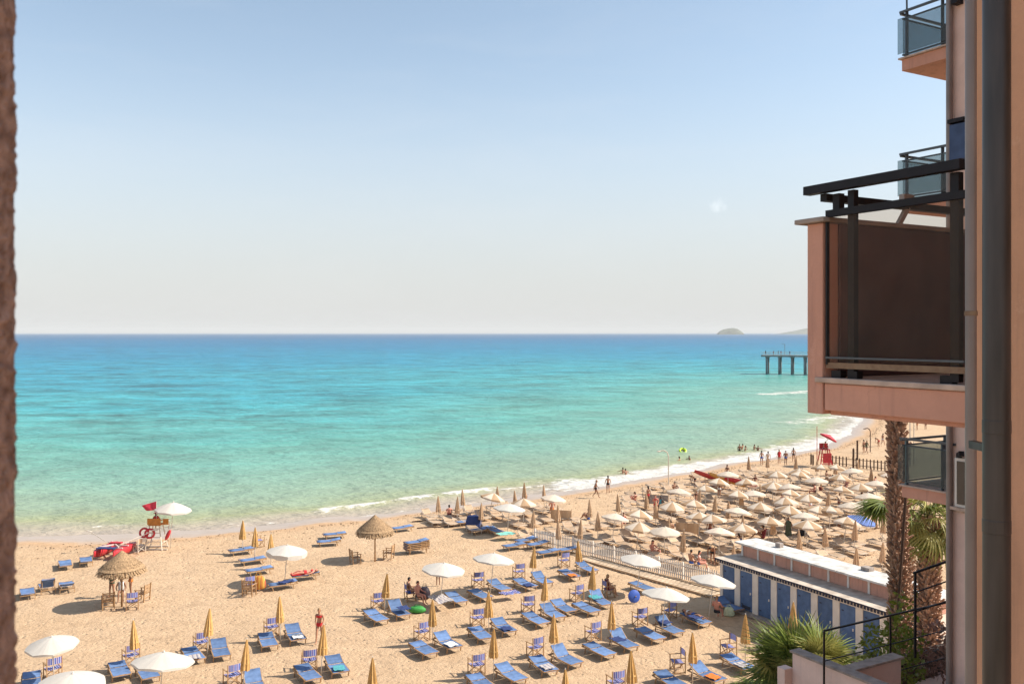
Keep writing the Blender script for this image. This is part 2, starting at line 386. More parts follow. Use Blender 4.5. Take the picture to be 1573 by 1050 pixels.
lgj = mth(n, l, 'ADD', lg, mth(n, l, 'ADD', mrange(n, l, patch, 0.3, 0.7, -0.09, 0.09), mrange(n, l, patch2, 0.3, 0.7, -0.12, 0.12)))
cr = n.new('ShaderNodeValToRGB'); l.new(mth(n, l, 'DIVIDE', lgj, 3.4), cr.inputs[0])
SEA = [(0.0, (0.41,0.34,0.27)), (0.045, (0.39,0.345,0.25)), (0.08, (0.325,0.34,0.19)), (0.13, (0.265,0.345,0.24)), (0.22, (0.20,0.34,0.26)), (0.32, (0.11,0.325,0.275)),
       (0.42, (0.046,0.285,0.315)), (0.55, (0.014,0.215,0.325)), (0.68, (0.005,0.145,0.29)), (0.82, (0.001,0.085,0.215))]
e = cr.color_ramp.elements
while len(e) < len(SEA): e.new(0.5)
for i, (pos, c) in enumerate(SEA): e[i].position = pos; e[i].color = (*c, 1)
streak = noise(n, l, W, 0.42, 7, 0.75); rip1 = noise(n, l, W, 0.07, 9, 0.88); rip2 = noise(n, l, W, 0.03, 6, 0.7)
far_ = mrange(n, l, att.outputs['Fac'], 12, 110, 0.12, 1)
body = mixc_(n, l, mth(n, l, 'MULTIPLY', far_, mrange(n, l, streak, 0.48, 0.62, 0, 0.45)), cr.outputs[0], mixc_(n, l, mth(n, l, 'ADD', 0.45, 0.0), cr.outputs[0], (0.01, 0.16, 0.17)))
fn_ = noise(n, l, P, 1.6, 7, 0.72); fn2 = noise(n, l, P, 0.45, 4, 0.6)
fsum = mth(n, l, 'ADD', fo.outputs['Fac'], mth(n, l, 'ADD', mrange(n, l, fn_, 0.25, 0.75, -0.55, 0.55), mrange(n, l, fn2, 0.3, 0.7, -0.38, 0.38)))
ff = mth(n, l, 'MULTIPLY', mrange(n, l, fsum, 0.34, 0.80, 0, 1, True), mrange(n, l, fo.outputs['Fac'], 0.02, 0.2, 0, 1))
colr = mixc_(n, l, ff, body, mixc_(n, l, mrange(n, l, fn_, 0.35, 0.65), (0.50, 0.47, 0.42), (0.70, 0.67, 0.62)))
rv = mth(n, l, 'ADD', 1.0, mth(n, l, 'MULTIPLY', far_, mth(n, l, 'ADD', mrange(n, l, rip1, 0.39, 0.61, -0.55, 0.50), mrange(n, l, rip2, 0.32, 0.68, -0.15, 0.15))))
hs = n.new('ShaderNodeHueSaturation'); l.new(colr, hs.inputs['Color']); l.new(rv, hs.inputs['Value'])
l.new(hs.outputs[0], p.inputs['Base Color'])
l.new(mrange(n, l, ff, 0, 1, 0.30, 0.85), p.inputs['Roughness']); p.inputs['Specular IOR Level'].default_value = 0.07; p.inputs['IOR'].default_value = 1.33
hh = mth(n, l, 'ADD', mth(n, l, 'MULTIPLY', noise(n, l, W, 0.9, 5, 0.6), 1.0), mth(n, l, 'MULTIPLY', noise(n, l, W, 0.16, 4, 0.55), 2.2))
bp = n.new('ShaderNodeBump'); bp.inputs['Distance'].default_value = 0.6; bp.inputs['Strength'].default_value = 1.0
l.new(hh, bp.inputs['Height']); l.new(bp.outputs[0], p.inputs['Normal'])
# thin water over the wet sand is clear
tr = n.new('ShaderNodeBsdfTransparent'); ms = n.new('ShaderNodeMixShader')
op = mth(n, l, 'MAXIMUM', mrange(n, l, mth(n, l, 'ADD', att.outputs['Fac'], mrange(n, l, patch, 0.3, 0.7, -0.6, 0.6)), 2.8, 3.2, 0.0, 1.0, True), mth(n, l, 'MULTIPLY', ff, 0.95))
l.new(op, ms.inputs[0]); l.new(tr.outputs[0], ms.inputs[1]); l.new(p.outputs[0], ms.inputs[2]); l.new(ms.outputs[0], out.inputs[0])
xs = sorted(set([-v for v in spread(50, 50, 0.6, 30000, 1.15)] + list(np.arange(-50, 85, 0.5)) + spread(85, 85, 0.6, 30000, 1.15)))
ys = list(np.arange(50, 150, 0.5)) + spread(150, 150, 0.7, 45000, 1.05)[1:]
obj('sea', grid_mesh('sea', xs, ys, lambda X, Y: -0.5 + 0*X + 0.18*np.clip(foam(X, Y), 0, 1)*(Y < 250), {'shore': shore, 'foam': foam}, m_sea, keep=lambda X, Y: shore(X, Y) > 1.0), kind='structure')

# ---- islands on the horizon
m_isl = mat('island_scrub', (0.16, 0.17, 0.12), 0.95, 0.3, 0.02, coord='Object')
def island(name, label, px0, px1, dist, hpx, seed, peak):
    x0, x1 = (px0-786.5)/1380*dist, (px1-786.5)/1380*dist; H = hpx/1380*dist + EYE; w = x1-x0
    N, M = 60, 24; rs = random.Random(seed); V = []; F = []
    prof = []
    for i in range(N+1):
        t = i/N; q = math.sin(math.pi*min(1, max(0, t)))**0.62 if peak == 0.5 else (t/peak if t < peak else 1-(t-peak)/(1-peak)*0.5)**0.8
        prof.append(max(0, q)*H*(0.93+0.07*math.sin(7*t+seed)+rs.uniform(-0.02, 0.02)))
    for j in range(M+1):
        u = j/M
        for i in range(N+1):
            k = math.sin(math.pi*u)**0.7
            V.append((x0+w*i/N, dist+(u-0.5)*w*0.5, -1+prof[i]*k*(1+rs.uniform(-0.03, 0.03))+0))
    for j in range(M):
        for i in range(N): q = j*(N+1)+i; F.append((q, q+1, q+N+2, q+N+1))
    b = MB(); b.add(V, F); o = b.build(name, m_isl, smooth=True); return tag(o, label, kind='structure')
island('island', None, 1102, 1142, 9000, 8.4, 2, 0.5)
island('headland', None, 1203, 1420, 11500, 13, 5, 0.3)

# ---- sea air: far things fade
HZ = MB(); HZ.box((0, 9000, 62), (30000, 26000, 136)); hz_m = bpy.data.materials.new('haze_air'); hz_m.use_nodes = True; n, l = nodes(hz_m); n.clear()
ho = n.new('ShaderNodeOutputMaterial'); pv = n.new('ShaderNodeVolumePrincipled'); pv.inputs['Color'].default_value = (0.98, 0.98, 0.96, 1); pv.inputs['Density'].default_value = 0.000062; pv.inputs['Anisotropy'].default_value = 0.0
l.new(pv.outputs[0], ho.inputs['Volume']); HZ.build('haze', hz_m, kind='stuff')

# ================================================================== BUILDING MATERIALS
m_pink = plaster('pink_plaster', (0.64, 0.345, 0.255), 0.5)
m_pink2 = plaster('rose_plaster', (0.80, 0.60, 0.52), 0.25)
m_orange = plaster('orange_plaster', (0.70, 0.39, 0.245), 0.35)
m_cap = mat('concrete_coping', (0.36, 0.30, 0.26), 0.9, 0.15, 5, bump=0.3)
m_sill = mat('stone_sill', (0.56, 0.43, 0.35), 0.8, 0.15, 9, bump=0.2)
m_dark = mat('black_metal', (0.012, 0.010, 0.013), 0.5, 0.15, 12, spec=0.25)
m_grey = mat('grey_metal', (0.07, 0.085, 0.10), 0.4, 0.12, 10, spec=0.5)
m_pipe = mat('grey_drain_pipe', (0.040, 0.034, 0.032), 0.42, 0.3, 3, spec=0.55, stretch=(6,6,0.6))
m_pipe2 = mat('mauve_drain_pipe', (0.22, 0.18, 0.165), 0.4, 0.10, 3, spec=0.7)
m_rust = mat('rusty_iron', (0.16, 0.10, 0.065), 0.85, 0.3, 22, bump=0.5, col2=(0.28, 0.20, 0.13))
m_inner_shade = mat('painted_shade_brown', (0.13, 0.070, 0.066), 0.75, 0.18, 2.5)  # dark brown stands for the shade inside the balcony
m_smoke = glass('smoked_glass', (0.95, 0.88, 0.82), 0.05, 0.03)
m_ggl = glass('grey_green_glass', (0.66, 0.72, 0.73), 0.20, 0.05)
m_pane = mat('window_glass', (0.03, 0.035, 0.045), 0.08, 0.2, 2, spec=0.7)
m_white = mat('white_paint', (0.74, 0.70, 0.64), 0.75, 0.06, 3)
m_blueshutter = mat('blue_awning', (0.06, 0.10, 0.20), 0.7, 0.1, 4)

def wall_box(name, parent, a0, a1, b0, b1, z0, z1, m):
    mb = MB(); c = ab((a0+a1)/2, (b0+b1)/2, (z0+z1)/2)
    mb.box(c, (abs(b1-b0), abs(a1-a0), z1-z0), Matrix.Rotation(HA, 3, 'Z')); o = mb.build(name, m, parent)
    if parent is not None and parent.name.startswith(('apartment', 'roof', 'changing')) and min(abs(b1-b0), abs(a1-a0), z1-z0) > 0.02:
        bv = o.modifiers.new('soft_edges', 'BEVEL'); bv.width = 0.006; bv.segments = 2
    return o
BEV = []
def abar(mb, p0, p1, w, h=None, mi=0): return mb.bar(ab(*p0), ab(*p1), w, h, mi)

# ================================================================== THE NEAR BUILDING
nb = thing('apartment_building', 'pink plastered apartment building right beside the viewpoint, its wall behind the drain pipes', 'building')
wall_box('wall', nb, -9, 2.90, 4.34, 6.60, 0, 27, m_orange)
wall_box('wall', nb, -9, 4.10, 6.60, 20.0, 0, 27, m_orange)
# stacked balcony slabs of the recess; the one in view carries glass, rails and a parapet
bal = MB()
for k, z in enumerate((7.55, 10.55, 13.55, 16.55, 19.55)):
    pass
Z0 = 15.5-(578-511)*5.6/1380          # top of the floor slab: 15.23
wall_box('balcony_slab', nb, 2.902, 3.855, 4.40, 6.598, Z0-0.23, Z0-0.035, m_pink)
wall_box('balcony_edging', nb, 2.902, 3.91, 4.325, 6.598, Z0-0.032, Z0, m_sill)
wall_box('balcony_parapet', nb, 3.86, 3.98, 4.34, 6.598, Z0-0.225, Z0+0.945, m_pink)
# parapet's inside face, its deep shade painted as a dark brown sheet; coping
wall_box('parapet_shade_sheet', nb, 3.838, 3.858, 4.47, 6.598, Z0+0.002, Z0+0.945, m_inner_shade)
wall_box('coping', nb, 3.82, 4.05, 4.30, 6.598, Z0+0.947, Z0+0.977, m_cap)
fr = wall_box('balcony_beam', nb, 2.904, 3.85, 4.345, 4.398, Z0-0.20, Z0-0.035, m_pink)
# railing: posts, two rails, glass
ra = MB(); zt = Z0+1.15
abar(ra, (2.93, 4.335, zt), (3.98, 4.335, zt), 0.062, 0.052); ra.build('handrail', m_dark, nb)
ra = MB(); abar(ra, (3.87, 4.36, zt-0.05), (3.87, 6.59, zt-0.05), 0.05, 0.045); ra.build('handrail', m_dark, nb)
ra = MB(); abar(ra, (2.93, 4.36, zt-0.155), (3.84, 4.36, zt-0.155), 0.035, 0.042); ra.build('middle_rail', m_dark, nb)
for a_, w_, z0_, z1_ in ((3.67, 0.045, Z0+0.01, zt-0.03), (3.0, 0.05, Z0+0.01, zt-0.03)):
    q = MB(); q.box(ab(a_, 4.385, (z0_+z1_)/2), (0.04, w_, z1_-z0_), Matrix.Rotation(HA, 3, 'Z')); q.build('post', m_dark, nb)
q = MB(); q.box(ab(3.79, 4.40, zt-0.10), (0.045, 0.05, 0.13), Matrix.Rotation(HA, 3, 'Z')); q.build('bracket', m_dark, nb)
q = MB(); q.bar(ab(3.87, 5.05, Z0+0.97), ab(3.86, 5.13, zt-0.06), 0.03, 0.03); q.box(ab(3.865, 5.13, zt+0.0), (0.10, 0.04, 0.05), Matrix.Rotation(HA, 3, 'Z')); q.build('bracket', m_cap, nb)
wall_box('glass_panel', nb, 2.93, 3.835, 4.352, 4.360, Z0+0.10, zt-0.178, m_smoke)
wall_box('glass_frame', nb, 3.828, 3.842, 4.345, 4.366, Z0+0.08, zt-0.16, m_dark)
q = MB(); abar(q, (2.93, 4.375, Z0+0.075), (3.84, 4.375, Z0+0.075), 0.05, 0.035); q.build('bottom_rail', m_rust, nb)
q = MB(); abar(q, (2.93, 4.345, Z0+0.122), (3.84, 4.345, Z0+0.122), 0.012, 0.012); q.build('glass_clip', m_grey, nb)
for a_ in (3.78, 3.66, 3.05):
    q = MB(); q.box(ab(a_, 4.39, Z0+0.022), (0.05, 0.07, 0.044), Matrix.Rotation(HA, 3, 'Z')); q.build('foot_plate', m_dark, nb)
# window opening of the wing the photograph is taken from: its left jamb, rough stucco
m_stucco = mat('rough_stucco', (0.46, 0.35, 0.30), 0.95, 0.30, 95, bump=1.0, bscale=190, col2=(0.24, 0.165, 0.135))
def jamb():
    x1 = (36-786.5)/1380*0.62; V = []; F = []; ny, nz_ = 60, 560
    zs = [EYE-0.42+0.84*i/nz_ for i in range(nz_+1)]; us = [i/ny for i in range(ny+1)]
    for z in zs:
        for u in us:                                # a strip that turns the corner: reveal, edge, outer face
            t = u*0.5
            if t < 0.2: px_, py_ = x1-0.008, 0.42+t
            elif t < 0.23: k = (t-0.2)/0.03*math.pi/2; px_, py_ = x1-0.016+0.008*math.cos(k)-0.0, 0.62+0.008*math.sin(k)
            else: px_, py_ = x1-0.016-(t-0.23), 0.628
            V.append((px_, py_, z))
    V = np.array(V); g = vnoise(V[:, 2]*110, V[:, 1]*110+V[:, 0]*110, 31)*0.55+vnoise(V[:, 2]*260, V[:, 1]*260+V[:, 0]*250, 32)*0.45
    g = np.clip((g-0.42)*2.2, 0, 1)*0.0028+vnoise(V[:, 2]*6, V[:, 1]*3, 33)*0.0008
    V[:, 0] += g; V[:, 1] += g*0.6
    W_ = ny+1
    F = [(j*W_+i, j*W_+i+1, (j+1)*W_+i+1, (j+1)*W_+i) for j in range(nz_) for i in range(ny)]
    mb = MB(); mb.add([tuple(v) for v in V], F); return mb
jm = thing('window_jamb', 'rough brown stucco window jamb close at the left edge of the view', 'window jamb', (0, 0, 0))
jamb().build('stucco', m_stucco, jm, smooth=True)
b_ = MB(); b_.box((-0.72, 0.47, EYE), (0.70, 0.28, 0.83)); b_.build('wall_core', m_stucco, jm)

# drain pipes on the near wall
def pipe(name, label, px, Y, r, m, z0, z1, joints, dent=None):
    x = (px-786.5)/1380*Y; t = thing(name, label, 'pipe', (x, Y, z0))
    mb = MB(); prof = [(r, 0)]; zz = 0
    for k in range(int((z1-z0)/0.5)+1): prof.append((r, min(z1-z0, (k+1)*0.5)))
    mb.lathe(prof, 28); mb.build('pipe', m, t, smooth=True)
    for jz in joints:
        q = MB(); q.lathe([(r*1.001, -0.03), (r*1.025, -0.027), (r*1.025, 0.027), (r*1.001, 0.03)], 28, (0, 0, jz-z0)); q.build('collar', m, t, smooth=False)
    return t
p1 = pipe('drain_pipe', 'thick dark grey drain pipe running down the near orange wall', 1531, 3.9, 0.056, m_pipe, 6, 22, (15.5+3.9/1380*(511-655), 15.5-3.9/1380*(595-511)-0.6, 18.2))
q = MB(); q.box((0.0, 0.13, 15.5-3.9*(1530-1350)/1380*1.0-6), (0.03, 0.16, 0.035)); q.build('bracket', m_pipe, p1)
p2 = pipe('drain_pipe', 'slim grey drain pipe with a rusty clamp, left of the thick pipe', 1491.5, 4.45, 0.0265, m_pipe2, 6, 22, ())
q = MB(); q.lathe([(0.027, -0.012), (0.031, -0.011), (0.031, 0.011), (0.027, 0.012)], 20, (0, 0, 15.5+4.45/1380*(511-481)-6)); q.build('clamp', m_rust, p2)

# ================================================================== THE FAR WING
fw = thing('apartment_wing', 'farther wing of the pink building with stacked glass balconies', 'building')
wall_box('wall', fw, 4.10, 11.46, 16.5, 26, 0, 27, m_pink2)
wall_box('wall', fw, 11.46, 12.55, 18.9, 26, 0, 27, m_pink2)
fp = Vector((0.4869*17.95, 17.95, 0)); q = MB(); q.lathe([(0.062, 0), (0.062, 27)], 16, fp); q.build('drain_pipe', m_pipe2, fw, smooth=True)
def far_balcony(z, full=True):
    bt = wall_box('balcony', fw, 11.462, 12.55, 16.5, 18.89, z-0.24, z, m_pink)
    wall_box('edging', bt, 11.462, 12.60, 16.44, 18.89, z+0.002, z+0.035, m_sill)
    q = MB(); abar(q, (11.3, 16.48, z+1.0), (12.58, 16.48, z+1.0), 0.05, 0.045); abar(q, (12.56, 16.48, z+0.97), (12.56, 18.8, z+0.97), 0.05, 0.045)
    abar(q, (11.3, 16.52, z+0.86), (12.54, 16.52, z+0.86), 0.03, 0.03); abar(q, (12.53, 16.5, z+0.86), (12.53, 18.8, z+0.86), 0.03, 0.03)
    abar(q, (11.3, 16.52, z+0.10), (12.54, 16.52, z+0.10), 0.03, 0.03); abar(q, (12.53, 16.5, z+0.10), (12.53, 18.8, z+0.10), 0.03, 0.03); q.build('rail', m_grey, bt)
    for a_, b__ in ((12.45, 16.53), (12.53, 16.62), (12.53, 17.9), (11.62, 16.53), (12.53, 18.75)):
        q = MB(); abar(q, (a_, b__, z+0.036), (a_, b__, z+0.99), 0.05, 0.05); q.build('post', m_grey, bt)
    g = wall_box('glass_panel', bt, 11.47, 12.40, 16.455, 16.465, z+0.12, z+0.85, m_ggl)
    wall_box('glass_panel', bt, 12.46, 12.62, 16.455, 16.465, z+0.12, z+0.87, m_ggl)
    wall_box('glass_panel', bt, 12.555, 12.565, 16.55, 18.8, z+0.12, z+0.85, m_ggl)
    return bt
for z in (21.27, 18.27, 15.27, 12.27): far_balcony(z)
q = MB(); q.tube(ab(12.5, 16.6, 22.2), ab(12.5, 16.55, 24.2), 0.02); q.build('aerial', m_grey, fw)
# small things on the wing's wall seen between the pipes
def far_window(a, z0, z1, w, m):
    f = wall_box('window', fw, a-w/2, a+w/2, 16.40, 16.498, z0, z1, m_white)
    wall_box('pane', f, a-w/2+0.06, a+w/2-0.06, 16.385, 16.398, z0+0.06, z1-0.06, m)
    wall_box('sill', f, a-w/2-0.06, a+w/2+0.06, 16.34, 16.498, z0-0.06, z0-0.002, m_sill)
def a_on(px):   # position along the wing's front wall (b = 16.5) seen at px
    t = (px-786.5)/1380.0; return 16.5*(0.872-0.489*t)/(0.489+0.872*t)
def z_on(px, py, b=16.5):
    a = a_on(px); y = ab(a, b).y; return EYE+(511-py)/1380*y
far_window((a_on(1471)+a_on(1492))/2, z_on(1480, 778), z_on(1480, 703), abs(a_on(1471)-a_on(1492)), m_pane)
q = wall_box('awning_box', fw, a_on(1492), a_on(1468), 16.30, 16.498, z_on(1478, 246), z_on(1478, 192), m_blueshutter)
wall_box('awning_box', fw, a_on(1492), a_on(1467), 16.25, 16.498, z_on(1478, 190), z_on(1478, 184), m_dark)
wall_box('wall_lamp', fw, a_on(1480), a_on(1470), 16.3, 16.498, z_on(1478, 7), z_on(1478, -6), m_dark)
wall_box('ledge', fw, a_on(1500), a_on(1464), 16.44, 16.498, z_on(1475, 786), z_on(1475, 782), m_sill)
q = MB(); abar(q, (a_on(1475), 16.45, z_on(1475, 699)), (a_on(1492), 16.2, z_on(1480, 693)), 0.09, 0.09); q.build('bracket', m_dark, fw)

# ---- terrace below: parapets, floor, railings
tr_ = thing('roof_terrace', 'pink walled terrace with dark railings, lower right corner', 'terrace')
ZP = 8.45
wall_box('parapet', tr_, 7.0, 14.38, 15.22, 15.42, ZP-1.15, ZP-0.05, m_pink2)
wall_box('coping', tr_, 7.0, 14.42, 15.17, 15.47, ZP-0.048, ZP, m_cap)
wall_box('parapet', tr_, 12.95, 13.15, 15.472, 17.0, ZP-1.15, ZP-0.05, m_pink2)
wall_box('coping', tr_, 12.90, 13.20, 15.472, 17.05, ZP-0.048, ZP, m_cap)
wall_box('terrace_floor', tr_, 7.0, 12.948, 15.422, 24, ZP-1.45, ZP-1.15, mat('terrace_tiles', (0.27, 0.18, 0.155), 0.8, 0.12, 6))
wall_box('base_wall', tr_, 7.0, 14.3, 15.25, 24, 0, ZP-1.452, m_pink2)
wall_box('pillar', tr_, 14.40, 14.62, 15.0, 15.25, ZP-1.6, ZP-0.40, m_pink2)
def rail_fence(name, parent, a, b0, b1, z0, z1, n_rails, posts, m=m_dark):
    t = thing(name[0], name[1], 'railing', (0, 0, 0))
    for k in range(n_rails):
        z = z1-(z1-z0)*k/(n_rails-1); q = MB(); abar(q, (a, b0, z), (a, b1, z), 0.035 if k == 0 else 0.018, 0.035 if k == 0 else 0.018); q.build('rail', m, t)
    for b_ in posts:
        q = MB(); abar(q, (a, b_, z0-0.25), (a, b_, z1-0.02), 0.035, 0.035); q.build('post', m, t)
    return t
rail_fence(('metal_railing', 'dark metal railing along the edge of the terrace behind the fan palm'), None, 13.3, 15.0, 19.6, ZP-0.5, ZP+0.78, 3, (15.0, 17.1, 19.5))
t = thing('stair_railing', 'dark stair railing in front of the shorter palm trunk', 'railing')
for dz in (0, -0.45, -0.9):
    q = MB(); q.bar(Vector((9.15, 20.5, 10.02+dz)), Vector((10.6, 20.5, 10.52+dz)), 0.045 if dz == 0 else 0.025); q.build('rail', m_dark, t)
for x in (9.2, 10.0, 10.55): q = MB(); q.bar(Vector((x, 20.5, 8.1)), Vector((x, 20.5, 10.0+(x-9.15)*0.345)), 0.05); q.build('post', m_dark, t)
# retaining wall and dark hedge in the building's shade
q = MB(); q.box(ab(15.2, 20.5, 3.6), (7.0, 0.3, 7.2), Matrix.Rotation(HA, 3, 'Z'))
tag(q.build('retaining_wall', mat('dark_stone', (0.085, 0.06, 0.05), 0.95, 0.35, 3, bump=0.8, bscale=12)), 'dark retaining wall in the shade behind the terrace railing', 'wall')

# ================================================================== CHANGING HUTS
m_hut = mat('cream_paint', (0.80, 0.71, 0.61), 0.8, 0.06, 2.2)
m_door = mat('blue_door_paint', (0.10, 0.165, 0.30), 0.6, 0.12, 3, rnd=0.10)
m_roofc = mat('cream_roofing', (0.54, 0.46, 0.38), 0.9, 0.15, 2.4, col2=(0.36, 0.29, 0.23))
m_roofw = mat('white_roofing', (0.62, 0.60, 0.57), 0.9, 0.12, 2.2, col2=(0.44, 0.41, 0.37))
m_scal = mat('dark_eaves_trim', (0.05, 0.05, 0.07), 0.8, 0.1, 5)
h0 = at(1106, 926); ha, hb = h0.dot(A), h0.dot(B)
hut = thing('changing_huts', 'long block of white changing huts with blue doors beside the fan palm', 'beach huts', (0, 0, 0))
HL, HH = 12.4, 2.55
wall_box('floor_slab', hut, ha-HL-0.3, ha+0.15, hb-0.35, hb+3.2, 0.0, 0.13, m_cap)
wall_box('wall', hut, ha-HL, ha, hb+0.10, hb+3.0, 0.132, HH, m_hut)
nd = 9; pitch = HL/nd
for i in range(nd+1):
    a1 = ha-i*pitch+(0.2 if i else 0); a0 = ha-i*pitch-(0.22 if i < nd else 0)
    wall_box('pier', hut, max(a0, ha-HL), min(a1, ha), hb-0.0, hb+0.098, 0.132, HH-0.002, m_hut)
for i in range(nd):
    ac = ha-(i+0.5)*pitch-0.01
    d = wall_box('door', hut, ac-pitch/2+0.235, ac+pitch/2-0.215, hb+0.035, hb+0.097, 0.16, HH-0.28, m_door)
    q = MB(); q.box(ab(ac-0.33, hb+0.01, 1.15), (0.05, 0.05, 0.12), Matrix.Rotation(HA, 3, 'Z')); q.build('handle', m_white, d)
    for hz_ in (0.45, 1.95): q = MB(); q.box(ab(ac+0.30, hb+0.022, hz_), (0.02, 0.12, 0.05), Matrix.Rotation(HA, 3, 'Z')); q.build('hinge', m_scal, d)
    q = MB(); q.box(ab(ac, hb+0.024, 0.32), (0.02, 0.62, 0.18), Matrix.Rotation(HA, 3, 'Z')); q.build('kick_board', m_scal if i % 3 == 1 else m_door, d)
    q = MB(); q.box(ab(ac, hb-0.04, HH-0.17), (0.10, 0.14, 0.09), Matrix.Rotation(HA, 3, 'Z')); q.build('door_lamp', m_white, hut)
wall_box('lintel', hut, ha-HL+0.02, ha-0.02, hb+0.04, hb+0.096, HH-0.278, HH-0.003, m_hut)
wall_box('roof', hut, ha-HL-0.1, ha+0.12, hb-0.28, hb+3.1, HH+0.002, HH+0.10, m_roofc)
q = MB()
a = ha+0.12
while a > ha-HL-0.1:
    c = ab(a-0.09, hb-0.30, HH-0.015); q.box(c, (0.02, 0.13, 0.17), Matrix.Rotation(HA, 3, 'Z')); a -= 0.19
tag(q.build('scalloped_trim', m_scal, hut), kind='stuff')
q = MB(); abar(q, (ha+0.12, hb-0.295, HH+0.075), (ha-HL-0.1, hb-0.295, HH+0.075), 0.03, 0.05); q.build('roof_edge', m_scal, hut)
# raised second roof
b2 = hb+1.35
wall_box('clerestory_wall', hut, ha-HL-0.5, ha-0.3, b2+0.06, b2+1.3, HH+0.102, HH+0.80, m_pink)
for i in range(11):
    a_ = ha-0.36-i*(HL+0.1)/10; wall_box('clerestory_post', hut, a_-0.06, a_+0.06, b2+0.0, b2+0.058, HH+0.102, HH+0.80, m_white)
RP = 9
for i in range(RP):
    u0, u1 = ha-0.05-(HL+0.75)*i/RP, ha-0.05-(HL+0.75)*(i+1)/RP+0.035
    wall_box('roof_panel', hut, u1, u0, b2-0.30, b2+1.45, HH+0.802, HH+0.90, m_roofw)
wall_box('roof_core', hut, ha-HL-0.75, ha-0.1, b2-0.22, b2+1.4, HH+0.801, HH+0.87, m_cap)
for i, (du, dv, w_, h_) in enumerate(((2.2, 0.75, 0.35, 0.25), (7.9, 0.9, 0.5, 0.18))):
    wall_box('roof_vent', hut, ha-du-w_, ha-du, b2+dv, b2+dv+w_*0.8, HH+0.902, HH+0.90+h_, m_cap)

# ================================================================== PICKET FENCE, WALKWAY, DARK FENCE
m_picket = mat('white_picket_paint', (0.74, 0.66, 0.57), 0.8, 0.08, 5, rnd=0.06)
m_wood = mat('light_wood', (0.50, 0.335, 0.20), 0.75, 0.2, 9, stretch=(1,1,1), rnd=0.15)
m_plank = mat('weathered_planks', (0.56, 0.42, 0.29), 0.85, 0.2, 6, rnd=0.2)
m_dwood = mat('dark_wood', (0.10, 0.055, 0.035), 0.8, 0.2, 6)
def picket_fence(name, label, pts, h, gap, m, pw=0.055, group=None, maxn=300):
    t = thing(name, label, 'fence', pts[0]); o = Vector(pts[0])
    pk = MB(); pk.box((0, 0, h/2-0.02), (pw, 0.025, h), None); pk.add([(-pw/2, -0.0125, h-0.02), (pw/2, -0.0125, h-0.02), (0, 0, h+0.03)], [(0, 1, 2)])
    pm = pk.mesh('picket', m); ps = MB(); ps.box((0, 0, h/2+0.0), (0.09, 0.09, h+0.1)); psm = ps.mesh('post', m); c = 0
    for p0, p1 in zip(pts[:-1], pts[1:]):
        p0, p1 = Vector(p0)-o, Vector(p1)-o; L = (p1-p0).length; d = (p1-p0)/L; rz = math.atan2(d.y, d.x); N = int(L/gap)
        for z in (0.22*h, 0.80*h): q = MB(); q.bar(p0+Vector((0, 0, z)), p1+Vector((0, 0, z)), 0.035, 0.06); q.build('rail', m, t)
        for k in range(N):
            if k % 12 == 0: obj('post', psm, t, p0+d*k*gap, rz); continue
            if c < maxn: obj('picket', pm, t, p0+d*k*gap+Vector((-d.y, d.x, 0))*-0.03, rz+random.uniform(-.03, .03)); c += 1
    return t
f0, f1, f2 = at(822, 833), at(880, 846), at(1106, 902)
picket_fence('picket_fence', 'white picket fence dividing blue loungers from cream parasols', [f0, f1, f2], 1.0, 0.16, m_picket, 0.08)
g0, g1, g2 = at(1274, 713), at(1310, 717), at(1372, 724)
picket_fence('picket_fence', 'dark brown picket fence across the far sand beyond the parasols', [g0, g1, g2], 1.1, 0.42, m_dwood, 0.14)
wk = thing('boardwalk', 'narrow plank walkway running beside the white picket fence to the huts', 'walkway', at(898, 857))
w0, w1 = Vector((0, 0, 0)), at(1104, 915)-at(898, 857); L = w1.length; d = w1/L; nrm_ = Vector((-d.y, d.x, 0)); pr = MB(); pr.box((0, 0, 0.03), (1.15, 0.26, 0.035)); pmesh = pr.mesh('plank', m_plank)
for k in range(int(L/0.34)):
    obj('plank', pmesh, wk, d*(k*0.34+0.2)+Vector((0, 0, 0.012)), math.atan2(d.y, d.x)-math.pi/2+random.uniform(-.02, .02))
for s in (-0.6, 0.6):
    q = MB(); q.bar(nrm_*s+Vector((0, 0, 0.05)), w1+nrm_*s+Vector((0, 0, 0.05)), 0.08, 0.10); q.build('edge_beam', m_wood, wk)

